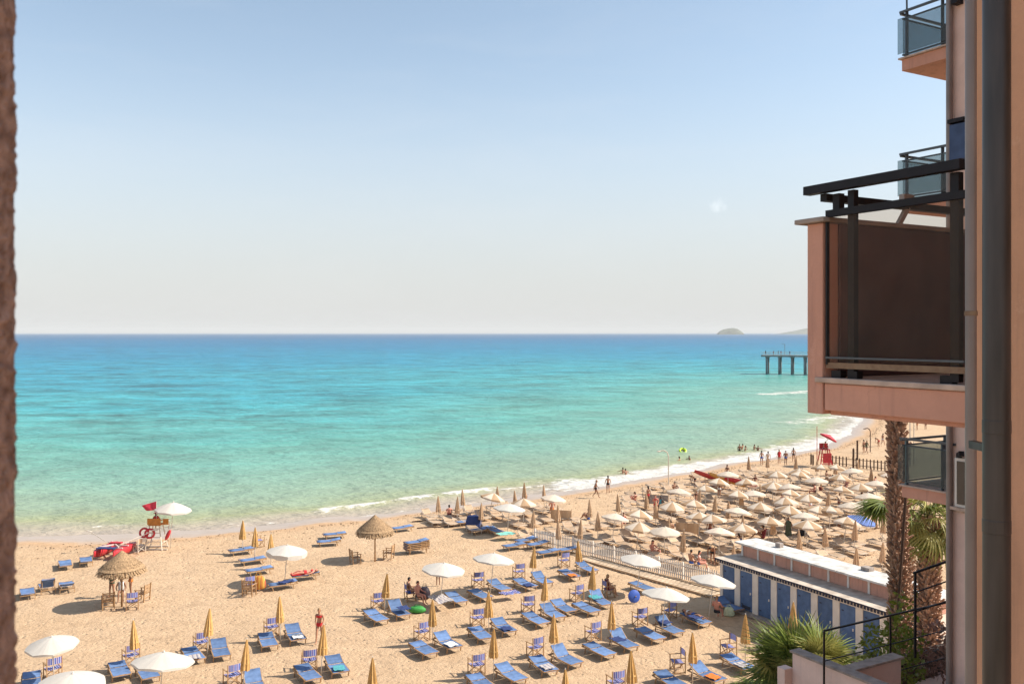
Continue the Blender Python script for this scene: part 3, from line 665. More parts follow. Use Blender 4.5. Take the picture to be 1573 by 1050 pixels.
# ================================================================== BEACH FURNITURE
def canvas_mat(name, cols, scale, rough=0.85, axis='X', trans=0.15, rnd=0.12):
    """woven cloth with stripes across one object axis"""
    m = bpy.data.materials.new(name); m.use_nodes = True; n, l = nodes(m); p = n['Principled BSDF']; out = n['Material Output']
    t = n.new('ShaderNodeTexCoord'); sx = n.new('ShaderNodeSeparateXYZ'); l.new(t.outputs['Object'], sx.inputs[0])
    s = mth(n, l, 'FRACT', mth(n, l, 'MULTIPLY', sx.outputs[axis], scale)); cr = n.new('ShaderNodeValToRGB'); cr.color_ramp.interpolation = 'CONSTANT'
    e = cr.color_ramp.elements
    while len(e) < len(cols): e.new(0.5)
    for i, (q, c) in enumerate(cols): e[i].position = q; e[i].color = (*c, 1)
    l.new(s, cr.inputs[0])
    nz_ = noise(n, l, t.outputs['Object'], 5, 4); oi = n.new('ShaderNodeObjectInfo')
    hs = n.new('ShaderNodeHueSaturation'); l.new(cr.outputs[0], hs.inputs['Color'])
    v = mth(n, l, 'MULTIPLY', mrange(n, l, nz_, 0.3, 0.7, 0.88, 1.08), mrange(n, l, oi.outputs['Random'], 0, 1, 1-rnd, 1+rnd*0.7)); l.new(v, hs.inputs['Value'])
    l.new(hs.outputs[0], p.inputs['Base Color']); p.inputs['Roughness'].default_value = rough; p.inputs['Specular IOR Level'].default_value = 0.15
    tr = n.new('ShaderNodeBsdfTranslucent'); l.new(hs.outputs[0], tr.inputs['Color'])
    ms = n.new('ShaderNodeMixShader'); ms.inputs[0].default_value = trans; l.new(p.outputs[0], ms.inputs[1]); l.new(tr.outputs[0], ms.inputs[2]); l.new(ms.outputs[0], out.inputs[0])
    return m
m_bcan = mat('blue_canvas', (0.155, 0.245, 0.44), 0.8, 0.14, 4, rnd=0.22, spec=0.15, trans=0.12)
m_ccan = mat('cream_canvas', (0.56, 0.40, 0.27), 0.85, 0.10, 4, rnd=0.22, spec=0.1, trans=0.12)
m_chair = canvas_mat('blue_striped_canvas', [(0, (0.10, 0.14, 0.42)), (0.35, (0.55, 0.50, 0.55)), (0.5, (0.16, 0.12, 0.34)), (0.8, (0.40, 0.42, 0.60))], 6.5)
m_navy = mat('navy_canvas', (0.035, 0.055, 0.16), 0.85, 0.1, 4, trans=0.05)
m_fr = mat('oiled_beech', (0.42, 0.25, 0.125), 0.6, 0.15, 14, rnd=0.18, stretch=(1, 1, 1))
m_frw = mat('white_tube', (0.64, 0.55, 0.45), 0.5, 0.05, 4, rnd=0.05)
m_ochre = mat('ochre_canvas', (0.68, 0.42, 0.165), 0.85, 0.10, 5, rnd=0.10, spec=0.1, trans=0.15)
m_beige = mat('beige_canvas', (0.62, 0.42, 0.26), 0.85, 0.08, 5, rnd=0.12, spec=0.1, trans=0.15)
m_bstripe = canvas_mat('cream_striped_canvas', [(0, (0.72, 0.62, 0.50)), (0.5, (0.56, 0.38, 0.24))], 1.0)
m_wcan = mat('white_canvas', (0.64, 0.60, 0.54), 0.9, 0.03, 2, rnd=0.02, spec=0.1, trans=0.22)
m_cream2 = mat('cream_gore', (0.72, 0.61, 0.49), 0.9, 0.05, 3, rnd=0.06, spec=0.1, trans=0.2)
m_tan2 = mat('tan_gore', (0.50, 0.34, 0.21), 0.9, 0.05, 3, rnd=0.06, spec=0.1, trans=0.2)
m_pole = mat('white_pole', (0.66, 0.60, 0.52), 0.5, 0.05, 3)
m_straw = mat('straw_thatch', (0.40, 0.26, 0.145), 0.95, 0.28, 14, bump=0.8, bscale=60, rnd=0.1)

def lounger(name, canvas, frame, angle, drop=0.0, W=0.78):
    t = thing(name, 'x', 'sun lounger'); hy = 0.20; bl = 0.64; z = 0.31; ca, sa = math.cos(angle), math.sin(angle)
    q = MB(); H_ = Vector((0, hy, z)); E_ = Vector((0, hy+bl*ca, z+bl*sa))
    for s in (-1, 1):
        x = s*W/2; q.bar((x, -0.86, z-0.02), (x, 0.84, z-0.02), 0.04, 0.05); q.bar((x*0.93, hy, z+0.03), (x*0.93, E_.y, E_.z+0.01), 0.03, 0.035)
    q.bar((-W/2, -0.85, z-0.02), (W/2, -0.85, z-0.02), 0.04, 0.05); q.bar((-W/2, 0.83, z-0.02), (W/2, 0.83, z-0.02), 0.04, 0.05)
    q.bar((-W/2*0.93, E_.y, E_.z), (W/2*0.93, E_.y, E_.z), 0.03, 0.03); q.build('frame', frame, t)
    lg = MB(); lg.bar((0, -0.02, z-0.04), (0, 0.05, 0), 0.04, 0.045); lm = lg.mesh('leg', frame)
    for sx in (-1, 1):
        for y in (-0.68, 0.56): obj('leg', lm, t, (sx*(W/2-0.005), y, 0))
    def sheet(pts, w, nx=4):
        V = []; 
        for (y, zz) in pts:
            for i in range(nx+1):
                u = i/nx-0.5; V.append((u*w, y, zz-0.018*(1-4*u*u)))
        F = [(j*(nx+1)+i, j*(nx+1)+i+1, (j+1)*(nx+1)+i+1, (j+1)*(nx+1)+i) for j in range(len(pts)-1) for i in range(nx)]
        m2_ = MB(); m2_.add(V, F); V2 = [(x, y, zz-0.012) for x, y, zz in V]; m2_.add(V2, [tuple(reversed(f)) for f in F]); return m2_
    sheet([(-0.87, z-0.03), (-0.865, z+0.02), (-0.5, z+0.009), (-0.2, z+0.008), (hy-0.015, z+0.02)], W*0.94).build('seat_canvas', canvas, t, smooth=True)
    sheet([(hy, z+0.05), (hy+bl*0.5*ca, z+0.045+bl*0.5*sa), (E_.y, E_.z+0.055), (E_.y+0.02, E_.z+0.0)], W*0.90).build('back_canvas', canvas, t, smooth=True)
    if angle > 0.1:
        q = MB(); q.bar((-W/2*0.8, E_.y-0.16*ca, E_.z-0.16*sa), (-W/2*0.8, E_.y+0.03, z-0.02), 0.025); q.bar((W/2*0.8, E_.y-0.16*ca, E_.z-0.16*sa), (W/2*0.8, E_.y+0.03, z-0.02), 0.025); q.bar((-W/2*0.8, E_.y+0.02, z-0.01), (W/2*0.8, E_.y+0.02, z-0.01), 0.025); q.build('prop', frame, t)
    return t
def director_chair(name='director_chair', canvas=None, frame=None):
    canvas = canvas or m_chair; frame = frame or m_fr; t = thing(name, 'x', 'chair')
    lb = MB(); lb.bar((0, 0, 0), (0, 0, 0.93), 0.035); lbm = lb.mesh('leg', frame); lf = MB(); lf.bar((0, 0, 0), (0, 0, 0.63), 0.035); lfm = lf.mesh('leg', frame)
    for s in (-1, 1):
        obj('leg', lbm, t, (s*0.28, -0.23, 0)); obj('leg', lfm, t, (s*0.28, 0.23, 0))
        q = MB(); q.bar((s*0.28, -0.25, 0.645), (s*0.28, 0.29, 0.645), 0.05, 0.025); q.build('armrest', frame, t)
        q = MB(); q.bar((s*0.28, -0.25, 0.03), (s*0.28, 0.27, 0.03), 0.035, 0.035); q.bar((s*0.28, -0.23, 0.42), (s*0.28, 0.23, 0.42), 0.03, 0.035); q.build('side_rail', frame, t)
    q = MB()
    for y in (-0.19, 0.19): q.bar((-0.26, y, 0.05), (0.26, y, 0.42), 0.03, 0.025); q.bar((0.26, y+0.03, 0.05), (-0.26, y+0.03, 0.42), 0.03, 0.025)
    q.build('cross_legs', frame, t)
    q = MB(); N = 6
    for k in range(N):
        u0, u1 = k/N-0.5, (k+1)/N-0.5; z0, z1 = 0.44-0.04*(1-4*u0*u0), 0.44-0.04*(1-4*u1*u1)
        q.add([(u0*0.56, -0.2, z0), (u1*0.56, -0.2, z1), (u1*0.56, 0.22, z1), (u0*0.56, 0.22, z0)], [(0, 1, 2, 3)])
    q.build('seat', canvas, t, smooth=True)
    q = MB()
    for k in range(N):
        u0, u1 = k/N-0.5, (k+1)/N-0.5; y0, y1 = -0.235-0.05*(1-4*u0*u0), -0.235-0.05*(1-4*u1*u1)
        q.add([(u0*0.58, y0, 0.64), (u1*0.58, y1, 0.64), (u1*0.58, y1, 0.91), (u0*0.58, y0, 0.91)], [(0, 1, 2, 3)])
    q.build('backrest', canvas, t, smooth=True); t.scale = (1.12, 1.12, 1.08); return t
def slat_chair(name='slatted_armchair'):
    t = thing(name, 'x', 'chair')
    for s in (-1, 1):
        q = MB(); q.bar((s*0.3, -0.26, 0), (s*0.3, -0.34, 1.0), 0.055); q.build('leg', m_fr, t)
        q = MB(); q.bar((s*0.3, 0.26, 0), (s*0.3, 0.26, 0.66), 0.055); q.build('leg', m_fr, t)
        q = MB(); q.bar((s*0.3, -0.32, 0.67), (s*0.3, 0.32, 0.67), 0.08, 0.035); q.build('armrest', m_fr, t)
    for k in range(5): q = MB(); q.bar((-0.28, -0.28-0.01*k, 0.50+0.105*k), (0.28, -0.28-0.01*k, 0.50+0.105*k), 0.03, 0.06); q.build('back_slat', m_fr, t)
    for k in range(4): q = MB(); q.bar((-0.29, -0.2+0.14*k, 0.43), (0.29, -0.2+0.14*k, 0.43), 0.10, 0.03); q.build('seat_slat', m_fr, t)
    q = MB(); q.bar((-0.3, 0.26, 0.2), (0.3, 0.26, 0.2), 0.04); q.bar((-0.3, -0.27, 0.2), (0.3, -0.27, 0.2), 0.04); q.build('stretcher', m_fr, t); return t
def closed_parasol(name, canvas, htop, hb, rmax, seed, cat='parasol'):
    t = thing(name, 'x', cat); rs = random.Random(seed); q = MB(); q.tube((0, 0, -0.1), (0, 0, htop-0.02), 0.02, 0.018, 8); q.build('pole', m_pole, t, smooth=True)
    nseg = 32; ph = [rs.uniform(0.85, 1.12) for _ in range(8)]; off = rs.uniform(0, 6)
    def mod(a, z, j):
        k = (a*8/(2*math.pi)+off) % 8; f = abs((k % 1)-0.5)*2; return (0.62+0.42*f**0.8)*ph[int(k) % 8]
    prof = [(0.02, htop), (0.035, htop-0.03)]
    for i in range(1, 10):
        u = i/9; prof.append((0.035+(rmax-0.035)*(u**0.85)*(1-0.10*max(0, u-0.8)/0.2), htop-0.03-(htop-0.03-hb)*u))
    prof.append((rmax*0.55, hb+0.03))
    q = MB(); q.lathe(prof, nseg, (0, 0, 0), mod); m = q.mesh('canopy', canvas, smooth=False)
    for v in m.vertices:
        if v.co.z < hb+0.1: v.co.z += rs.uniform(-0.035, 0.03)
    obj('canopy', m, t)
    q = MB(); q.lathe([(rmax*0.66, hb+0.33), (rmax*0.70, hb+0.32), (rmax*0.74, hb+0.27), (rmax*0.70, hb+0.265)], 16); q.build('tie_strap', canvas, t)
    q = MB(); q.lathe([(0.0, htop+0.07), (0.018, htop+0.05), (0.018, htop-0.01)], 8); q.build('finial', m_pole, t); return t
def open_parasol(name, mats, Rr, zt, zr, n=8, val=0.10, seed=0):
    t = thing(name, 'x', 'parasol'); q = MB(); q.tube((0, 0, -0.1), (0, 0, zt), 0.024, 0.022, 8); q.build('pole', m_pole, t, smooth=True)
    V = [(0, 0, zt)]; F = []; M = []; rings = 5; sub = 4; N = n*sub; rs = random.Random(seed)
    for j in range(1, rings+1):
        u = j/rings
        for k in range(N):
            a = 2*math.pi*k/N; f = (k % sub)/sub; sag = math.sin(math.pi*f)
            r = Rr*u*(1-0.055*sag*u); z = zt-(zt-zr)*(u**1.25)-0.0+0.035*sag*u
            V.append((math.cos(a)*r, math.sin(a)*r, z))
    for k in range(N): F.append((0, 1+k, 1+(k+1) % N)); M.append((k//sub) % 2)
    for j in range(rings-1):
        for k in range(N): o = 1+j*N; F.append((o+k, o+N+k, o+N+(k+1) % N, o+(k+1) % N)); M.append((k//sub) % 2)
    o = len(V)
    for k in range(N):
        x, y, z = V[1+(rings-1)*N+k]; sc = 0.6+0.4*math.sin(math.pi*((k % sub)/sub)); V.append((x*1.005, y*1.005, z-val*sc))
    for k in range(N): F.append((1+(rings-1)*N+k, o+k, o+(k+1) % N, 1+(rings-1)*N+(k+1) % N)); M.append((k//sub) % 2)
    q = MB(); q.add(V, F); q.m = M if len(mats) > 1 else [0]*len(F); cn = q.build('canopy', mats, t, smooth=False)
    q = MB(); q.lathe([(0.0, zt+0.09), (0.02, zt+0.06), (0.05, zt+0.005)], 8); q.build('finial', m_pole, t)
    q = MB()
    for k in range(n):
        a = 2*math.pi*k/n; q.tube((0, 0, zt-0.05), (math.cos(a)*Rr*0.97, math.sin(a)*Rr*0.97, zr-0.01), 0.008, n=4); q.tube((0, 0, zt-0.55), (math.cos(a)*Rr*0.5, math.sin(a)*Rr*0.5, zt-(zt-zr)*0.45-0.02), 0.007, n=4)
    q.build('ribs', m_pole, t); return t
def straw_parasol(name, label, loc, Rr, zt, zr, seed):
    t = thing(name, label, 'parasol', loc, seed*0.7); rs = random.Random(seed); q = MB(); q.tube((0, 0, -0.1), (0, 0, zt-0.1), 0.055, 0.045, 10); q.build('pole', m_fr, t, smooth=True)
    q = MB(); q.lathe([(0.02, zt), (Rr*0.35, zt-(zt-zr)*0.36), (Rr*0.7, zt-(zt-zr)*0.70), (Rr, zr)], 24); q.lathe([(0.02, zt-0.05), (Rr*0.97, zr-0.05)], 24)
    for (u0, u1, cnt) in ((0.0, 0.45, 70), (0.3, 0.78, 130), (0.62, 1.08, 190), (0.86, 1.14, 200)):
        for k in range(cnt):
            a = 2*math.pi*k/cnt+rs.uniform(-.03, .03); u2 = u1+rs.uniform(-.05, .06); w = 0.045+rs.uniform(0, 0.03); ca, sa = math.cos(a), math.sin(a)
            r0, r1 = Rr*max(u0, 0.02), Rr*u2; z0 = zt-(zt-zr)*u0+0.03; z1 = zt-(zt-zr)*min(u2, 1.0)+rs.uniform(0.0, 0.04)-(max(0, u2-1))*Rr*1.9
            if u1 > 1 and u0 > 0.8: r1 = Rr*(1.0+rs.uniform(0, .03)); z1 = zr-0.28+rs.uniform(-0.09, 0.05)
            t_ = Vector((-sa, ca, 0))*w*0.5; p0 = Vector((ca*r0, sa*r0, z0)); p1 = Vector((ca*r1, sa*r1, z1))
            q.add([p0-t_*0.6, p0+t_*0.6, p1+t_, p1-t_], [(0, 1, 2, 3)])
    q.build('thatch', m_straw, t)
    for k in range(6):
        a = k*math.pi/3; q = MB(); q.bar((0, 0, zt-0.15), (math.cos(a)*Rr*0.95, math.sin(a)*Rr*0.95, zr-0.08), 0.03); q.build('rafter', m_fr, t)
    return t

GL_B = 'blue sun loungers on the near beach'; GC = 'wooden director chairs beside the loungers'; GP = 'closed ochre parasols on the near beach'; GW = 'open white parasols'
class Mix:
    def __init__(s, ps): s.ps = ps; s.k = 0
    def put(s, *a, **k): s.k += 1; return s.ps[(s.k*7//3) % len(s.ps)].put(*a, **k)
flat = Mix([Proto(lounger('sun_lounger', m_bcan, m_fr, R(x))) for x in (3, 8)]); raised = Mix([Proto(lounger('sun_lounger', m_bcan, m_fr, R(x))) for x in (17, 26, 38)])
dchair = Proto(director_chair()); och = [Proto(closed_parasol('closed_parasol', m_ochre, 2.33, 1.02, 0.255, s)) for s in (1, 2, 3)]
wpar = Proto(open_parasol('open_parasol', [m_wcan], 1.24, 2.42, 2.02)); wpar2 = Proto(open_parasol('open_parasol', [m_wcan], 1.24, 2.42, 2.02, 8, 0.30))
rnd = random.Random(5)
def jit(s): return rnd.uniform(-s, s)
def put_flat(px, py, lab, proto=None, rz=None): (proto or flat).put(at(px, py, 0.32).xy.to_3d(), (HA if rz is None else rz)+R(jit(5.5)), lab, GL_B)
def put_chair(px, py, lab, rz=None): dchair.put(at(px, py, 0.6).xy.to_3d(), (HA if rz is None else rz)+R(jit(14)), lab, GC)
stations = [  # closed parasol top, chair, left lounger, right lounger, where it is
 ((208, 950), (201, 1000), (183, 1026), (226, 1030), 'just behind the white parasol at the lower left'),
 ((318, 932), (309, 980), (296, 1003), (338, 997), 'right of the big white parasol at the lower left'),
 ((431, 913), (417, 957), (411, 982), (453, 973), 'left of the woman in the red bikini'),
 ((493, 958), (475, 1007), (472, 1032), (517, 1021), 'directly in front of the woman in the red bikini'),
 ((373, 979), (357, 1030), None, (391, 1050), 'at the bottom edge, left of the red bikini woman'),
 ((590, 879), (580, 918), (577, 945), (612, 937), 'beside the green beach bag'),
 ((665, 917), (648, 964), (650, 994), (687, 985), 'in front of the couple with the green bag'),
 ((751, 905), (733, 943), (737, 971), (773, 961), 'in the row below the white parasol draped with clothes'),
 ((758, 961), (732, 1014), (738, 1046), (784, 1033), 'at bottom centre of the view'),
 ((851, 941), (822, 988), (834, 1019), (869, 1009), 'in the front row, right of bottom centre'),
 ((835, 882), (811, 923), (822, 949), (848, 940), 'mid-field, two rows above bottom centre'),
 ((817, 837), (797, 873), (806, 895), (832, 889), 'right behind the white parasol draped with clothes'),
 ((891, 828), (866, 856), (874, 880), (901, 871), 'next to the left end of the plank walkway'),
 ((908, 867), (886, 906), (900, 932), (922, 921), 'left of the woman in the burgundy chair'),
 ((939, 923), (911, 964), (920, 996), (957, 984), 'in front of the woman in the burgundy chair'),
 ((971, 997), (946, 1040), (957, 1073), None, 'cut by the bottom edge, left of the two side-turned chairs')]
for i, (u, ch, L_, R_, where) in enumerate(stations):
    och[i % 3].put(top_at(u[0], u[1], 2.38), rnd.uniform(0, 6), 'closed parasol '+where, GP, R(jit(3.5)), R(jit(3.5)))
    put_chair(ch[0], ch[1], 'striped director chair '+where)
    if L_: put_flat(*L_, 'flat blue lounger '+where)
    if R_: put_flat(*R_, 'raised blue lounger '+where, raised)
for i, (u, where) in enumerate([((572, 1008), 'top cut by the bottom edge, midway between red bikini woman and bottom centre'), ((870, 1026), 'peeking over the bottom edge right of bottom centre'),
      ((1064, 969), 'between the two chairs turned sideways'), ((1145, 942), 'in the shade edge left of the fan palm'), ((1217, 922), 'rising behind the fan palm against the blue doors'),
      ((372, 798), 'nearest the water, left of the sagging white parasol'), ((391, 808), 'middle of the three left of the white parasol with long fringe'), ((416, 818), 'right behind the white parasol with long fringe')]):
    och[i % 3].put(top_at(u[0], u[1], 2.38), rnd.uniform(0, 6), 'closed parasol '+where, GP, R(jit(1.5)), R(jit(1.5)))
put_chair(1041, 1010, 'director chair turned sideways left of the closed parasol near the bottom edge', HA+R(80))
put_chair(1119, 987, 'director chair turned sideways under the closed parasol left of the fan palm', HA+R(80))
for px, py, w_, pr_ in ((1030, 1043, 'flat blue lounger in front of the left side-turned chair', flat), (1086, 1034, 'blue lounger with raised back right of the left side-turned chair', raised),
      (1133, 1016, 'pale blue lounger in front of the chair beside the fan palm', flat), (865, 931, 'blue lounger with raised back tucked behind the mid-field pair', raised),
      (737, 911, 'flat blue lounger under the white parasol draped with clothes', flat), (766, 899, 'blue lounger with raised back under the white parasol draped with clothes', raised),
      (986, 899, 'blue lounger under the white parasol beside the plank walkway', flat), (998, 972, 'flat blue lounger left under the white parasol nearest the walkway end', flat),
      (1027, 963, 'blue lounger with raised back under the white parasol nearest the walkway end', raised), (1068, 949, 'blue lounger of the woman lying beside the huts', flat),
      (1119, 929, 'blue lounger next to the wall of the first hut', raised), (48, 1044, 'blue lounger behind the lowest white parasol at the far left', flat), (700, 917, 'dark blue lounger under the white parasol of the couple', flat)):
    put_flat(px, py, w_, pr_)
for px, py, w_ in ((734, 886, 'director chair under the white parasol draped with clothes'), (983, 942, 'director chair under the white parasol left of the lying woman'),
      (1028, 932, 'director chair behind the lying woman near the huts'), (81, 1020, 'director chair below the white parasol at the far left'), (382, 893, 'director chair left of the striped orange bag')):
    put_chair(px, py, w_)
whites = [((84, 970), 'open white parasol at the far left edge of the near sand', 4, -3), ((243, 1001), 'largest open white parasol near the lower left, covering the lounger', -4, 5), ((106, 1030), 'open white parasol half cut by the bottom left edge', 2, 4),
 ((676, 862), 'open white parasol above the seated couple and the patterned towel', 3, 5), ((753, 848), 'open white parasol above a lounger draped with clothes', 2, 6), ((779, 772), 'open white parasol on the crowded sand left of the picket fence', 3, 4),
 ((978, 849), 'open white parasol beside the middle of the plank walkway', 3, 6), ((1016, 901), 'open white parasol over the pair of loungers below the walkway end', 2, 8), ((1088, 880), 'open white parasol nearest the first blue hut door', 4, 8)]
for (u, lab, rx, ry) in whites:
  o = wpar.put(top_at(u[0], u[1], 2.48), rnd.uniform(0, 1), lab, GW, R(rx), R(ry)); o.scale = (0.86, 0.86, 0.97) if u[0] == 84 else (1, 1, 1)
wpar2.put(top_at(437, 835, 2.48), 0.3, 'open white parasol with a long hanging fringe, left of the red sunbather', GW, R(2), R(4))

# ---- cluster by the fringe parasol and the empty loungers nearer the water
HB = heading(B)
for px, py, w_, pr_, rz in ((371, 843, 'blue lounger nearest the water left of the white fringed parasol', flat, HB), (388, 858, 'second blue lounger left of the white fringed parasol', flat, HB), (398, 873, 'third blue lounger, tucked under the white fringed parasol', flat, HB),
     (434, 895, 'lounger with crumpled navy towel in front of the white fringed parasol', flat, HB), (469, 881, 'lounger under the red sunbather', flat, HB-R(8)),
     (505, 830, 'front one of two blue loungers left of the right straw parasol', flat, HB-R(10)), (514, 819, 'rear one of two blue loungers left of the right straw parasol', flat, HB-R(10)), (618, 809, 'pale blue lounger at the water side right of the straw parasol', flat, HB),
     (100, 864, 'blue lounger facing the sea, left one behind the red rescue boat', flat, HA+R(178)), (132, 859, 'blue lounger facing the sea, right one next to the red rescue boat', flat, HA+R(180)),
     (42, 908, 'leftmost blue lounger, by the stucco jamb', flat, HA+R(176)), (72, 900, 'blue lounger with steep raised back at the far left', None, HA+R(184)), (102, 898, 'blue lounger left of the hatted group under the straw parasol', raised, HA+R(180)),
     ):
    if pr_ is None: pr_ = Proto(lounger('sun_lounger', m_bcan, m_fr, R(58)))
    put_flat(px, py, w_, pr_, rz)
base = at(640, 848, 0)
for k in range(5):
    o = flat.put(base+Vector((0, 0, 0.115*k)), HB+R(jit(4)), 'x', GL_B); o['label'] = ['lowest blue lounger of the stack', 'second lounger from the bottom of the stack', 'middle lounger of the stack of five', 'fourth lounger up in the stack', 'topmost blue lounger of the stack'][k]+' right of the straw parasol'
steep_x = None
for px, py, w_, rz in ((808, 828, 'blue lounger at the sea end of the picket fence', HB), (826, 834, 'second blue lounger along the picket fence', HB), (842, 846, 'third blue lounger along the picket fence', HB), (872, 842, 'fourth blue lounger, touching the picket fence', HB),
      (790, 836, 'blue lounger between the white parasol and the picket fence', HB), (760, 813, 'lounger left of the turquoise hammock seat', HA), (738, 812, 'dark lounger heaped with bags under the closed parasol', HB), (716, 800, 'shaded lounger nearest the waterline left of the crowd', HB)):
    put_flat(px, py, w_, flat, rz)
straw_parasol('straw_parasol', 'thatched straw parasol shading three people and wooden chairs at the left', at(187, 931), 1.24, 3.15, 2.2, 1)
straw_parasol('straw_parasol', 'thatched straw parasol standing alone between two wooden armchairs', at(576, 861), 1.24, 3.1, 2.1, 2)
sl = Proto(slat_chair()); GS = 'slatted wooden armchairs'
sl.put(at(166, 934), R(30), 'slatted wooden armchair left under the straw parasol, back to the viewer', GS); sl.put(at(219, 922), R(80), 'slatted wooden armchair on the right under the left straw parasol', GS)
sl.put(at(546, 865), R(-60), 'slatted wooden armchair left of the lone straw parasol', GS); sl.put(at(597, 858), R(80), 'slatted wooden armchair right of the lone straw parasol', GS); sl.put(at(383, 914), R(-10), 'slatted wooden armchair left of the striped orange bag', GS)
put_chair(203, 918, 'director chair with striped canvas under the left straw parasol', R(15))
put_chair(398, 826, 'director chair between the closed parasols near the water', HB)

# ---- the crowded far field: cream parasols
GO = 'open cream striped parasols on the crowded beach'; GB = 'closed beige parasols on the crowded beach'; GCL = 'cream sun loungers among the crowded parasols'
opar = [Proto(open_parasol('open_parasol', [m_cream2, m_tan2], 1.0, 2.14, 1.70, 8, 0.16)), Proto(open_parasol('open_parasol', [m_cream2, m_cream2], 1.0, 2.10, 1.72, 8, 0.14))]
cpar = [Proto(closed_parasol('closed_parasol', m_beige, 2.22, 0.85, 0.25, s)) for s in (11, 12)]
bl1 = Proto(lounger('sun_lounger', m_ccan, m_frw, R(6))); bl2 = Proto(lounger('sun_lounger', m_ccan, m_frw, R(34)))
opens = [(750,755),(804,764),(846,757),(977,781),(977,799),(1041,748),(1062,766),(1073,785),(1104,808),(1084,744),(1148,734),(1158,751),(1166,770),(1192,722),(1215,741),(1207,762),(1229,718),(1237,785),
         (1224,722),(1260,712),(1255,731),(1209,750),(1289,727),(1312,717),(1241,757),(1208,774),(1308,769),(1274,776),(1239,797),(1346,736),(1362,722),(1322,741),(1118,722),(1186,738),(1290,745),(1335,755),(1030,768),(1130,752),(1020,806),(1140,803),(1180,792),(1130,777),(1096,789),(1250,774),(1330,766),(1100,733),(1281,712),(940,786),(1296,792)]
closeds = [(674,758),(712,749),(702,761),(738,769),(765,744),(793,749),(806,740),(837,744),(818,781),(858,796),(857,771),(907,766),(918,784),(951,759),(994,753),(1007,768),(1028,792),(1097,758),(1118,768),(1139,749),(1169,744),(1073,747),(1048,815),
           (1142,792),(1188,790),(1126,834),(1151,701),(1179,698),(1222,700),(1272,751),(1312,798),(1355,788),(1268,806),(1229,814),(1284,706),(1317,702),(1339,717),(1255,702),(1402,824),(1355,829),(1315,838),(890,797)]
LAND = [((1266,690),'the red lifeguard seat'),((1108,738),'the red and orange kayaks'),((1223,810),'the two people in dark robes'),((1170,800),'the yellow towel'),((1320,792),'the blue parasol'),((990,820),'the pink backed sitting woman'),
        ((880,840),'the start of the picket fence'),((1022,735),'the tall curved shower pole'),((1090,850),'the bathers behind the fence end'),((1385,760),'the tall palm trunk'),((1185,850),'the white hut roof'),((740,790),'the shaded heap of bags'),((1320,718),'the dark fence')]
ords = ['nearest']+[w+' nearest' for w in 'second third fourth fifth sixth seventh eighth ninth tenth eleventh twelfth thirteenth fourteenth fifteenth sixteenth seventeenth eighteenth nineteenth twentieth twenty-first twenty-second twenty-third'.split()]
def locus(lst):
    out = {}; cl = {}
    for i, (x, y) in enumerate(lst):
        k = min(range(len(LAND)), key=lambda k: (LAND[k][0][0]-x)**2+4*(LAND[k][0][1]-y)**2); cl.setdefault(k, []).append(((LAND[k][0][0]-x)**2+4*(LAND[k][0][1]-y)**2, i))
    for k, v in cl.items():
        for r_, (_, i) in enumerate(sorted(v)): out[i] = (ords[min(r_, 22)], LAND[k][1])
    return out
lo = locus(opens); lc = locus(closeds); placed = []
for i, (x, y) in enumerate(opens):
    o_, w_ = lo[i]; opar[i % 3 == 2].put(top_at(x, y, 2.2), rnd.uniform(0, 1), f'open cream parasol {o_} {w_}', GO, R(jit(7)), R(5+jit(7))).scale = (1.06, 1.06, 1.0)
    placed.append((top_at(x, y, 2.2), f'the open parasol {o_} {w_}'))
for i, (x, y) in enumerate(closeds):
    o_, w_ = lc[i]; cpar[i % 2].put(top_at(x, y, 2.28), rnd.uniform(0, 6), f'closed beige parasol {o_} {w_}', GB, R(jit(3.5)), R(jit(3.5))).scale = (1, 1, 1+jit(.06))
    placed.append((top_at(x, y, 2.28), f'the closed parasol {o_} {w_}'))
hutbox = lambda p: (ha-HL-1 < p.dot(A) < ha+0.8) and (hb-1.0 < p.dot(B) < hb+5.8)
occ = []
FN = (f2-f1).normalized()
for i, (p_, w_) in enumerate(placed):
    for j, (b_, a_) in enumerate(((-0.75, -0.5), (0.65, -0.4), (-0.1, 1.6))):
        q_ = p_+B*(b_+jit(.15))+A*(a_+jit(.25))
        if hutbox(q_) or (q_.x > f1.x-2 and (q_-f1).cross(FN).z > -0.9 and q_.y < 75 and q_.x < f2.x+4) : continue
        if j == 2 and rnd.random() < 0.45: continue
        if any((q_-o).length < 0.95 for o in occ): continue
        if float(shore(np.array([q_.x]), np.array([q_.y]))[0]) > -1.0: continue
        occ.append(q_)
        (bl1 if (j+i) % 3 else bl2).put(q_, HA+R(jit(8)), ['cream lounger left of ', 'cream lounger right of ', 'cream lounger seaward of '][j]+w_, GCL)
# extra rows of cream loungers where the crowd is thick
extra = []
for ii in range(16):
    for jj in range(11):
        q_ = at(985, 832)+B*(ii*2.1)+A*(jj*2.5)+Vector((jit(.25), jit(.3), 0))
        px_ = 786.5+1380*q_.x/q_.y; py_ = 511+1380*15.5/q_.y
        if px_ < 960 or px_ > 1450 or py_ > 868 or py_ < 722 or hutbox(q_): continue
        if q_.x > f1.x-2 and (q_-f1).cross(FN).z > -1.2 and q_.x < f2.x+4 and q_.y < 75: continue
        if any((q_-o).length < 1.15 for o in occ) or float(shore(np.array([q_.x]), np.array([q_.y]))[0]) > -2.5: continue
        occ.append(q_); extra.append((px_, py_, q_))
le = locus([(e_[0], e_[1]) for e_ in extra])
cnt = {}
for i, (x, y, q_) in enumerate(extra):
    o_, w_ = le[i]; (bl1 if i % 3 else bl2).put(q_, HA+R(jit(6)), 'x', GCL+' near '+w_)
    o = [k for k in COL.objects if k.get('label') == 'x'][-1]; o['label'] = f'unshaded cream lounger {o_} {w_}'
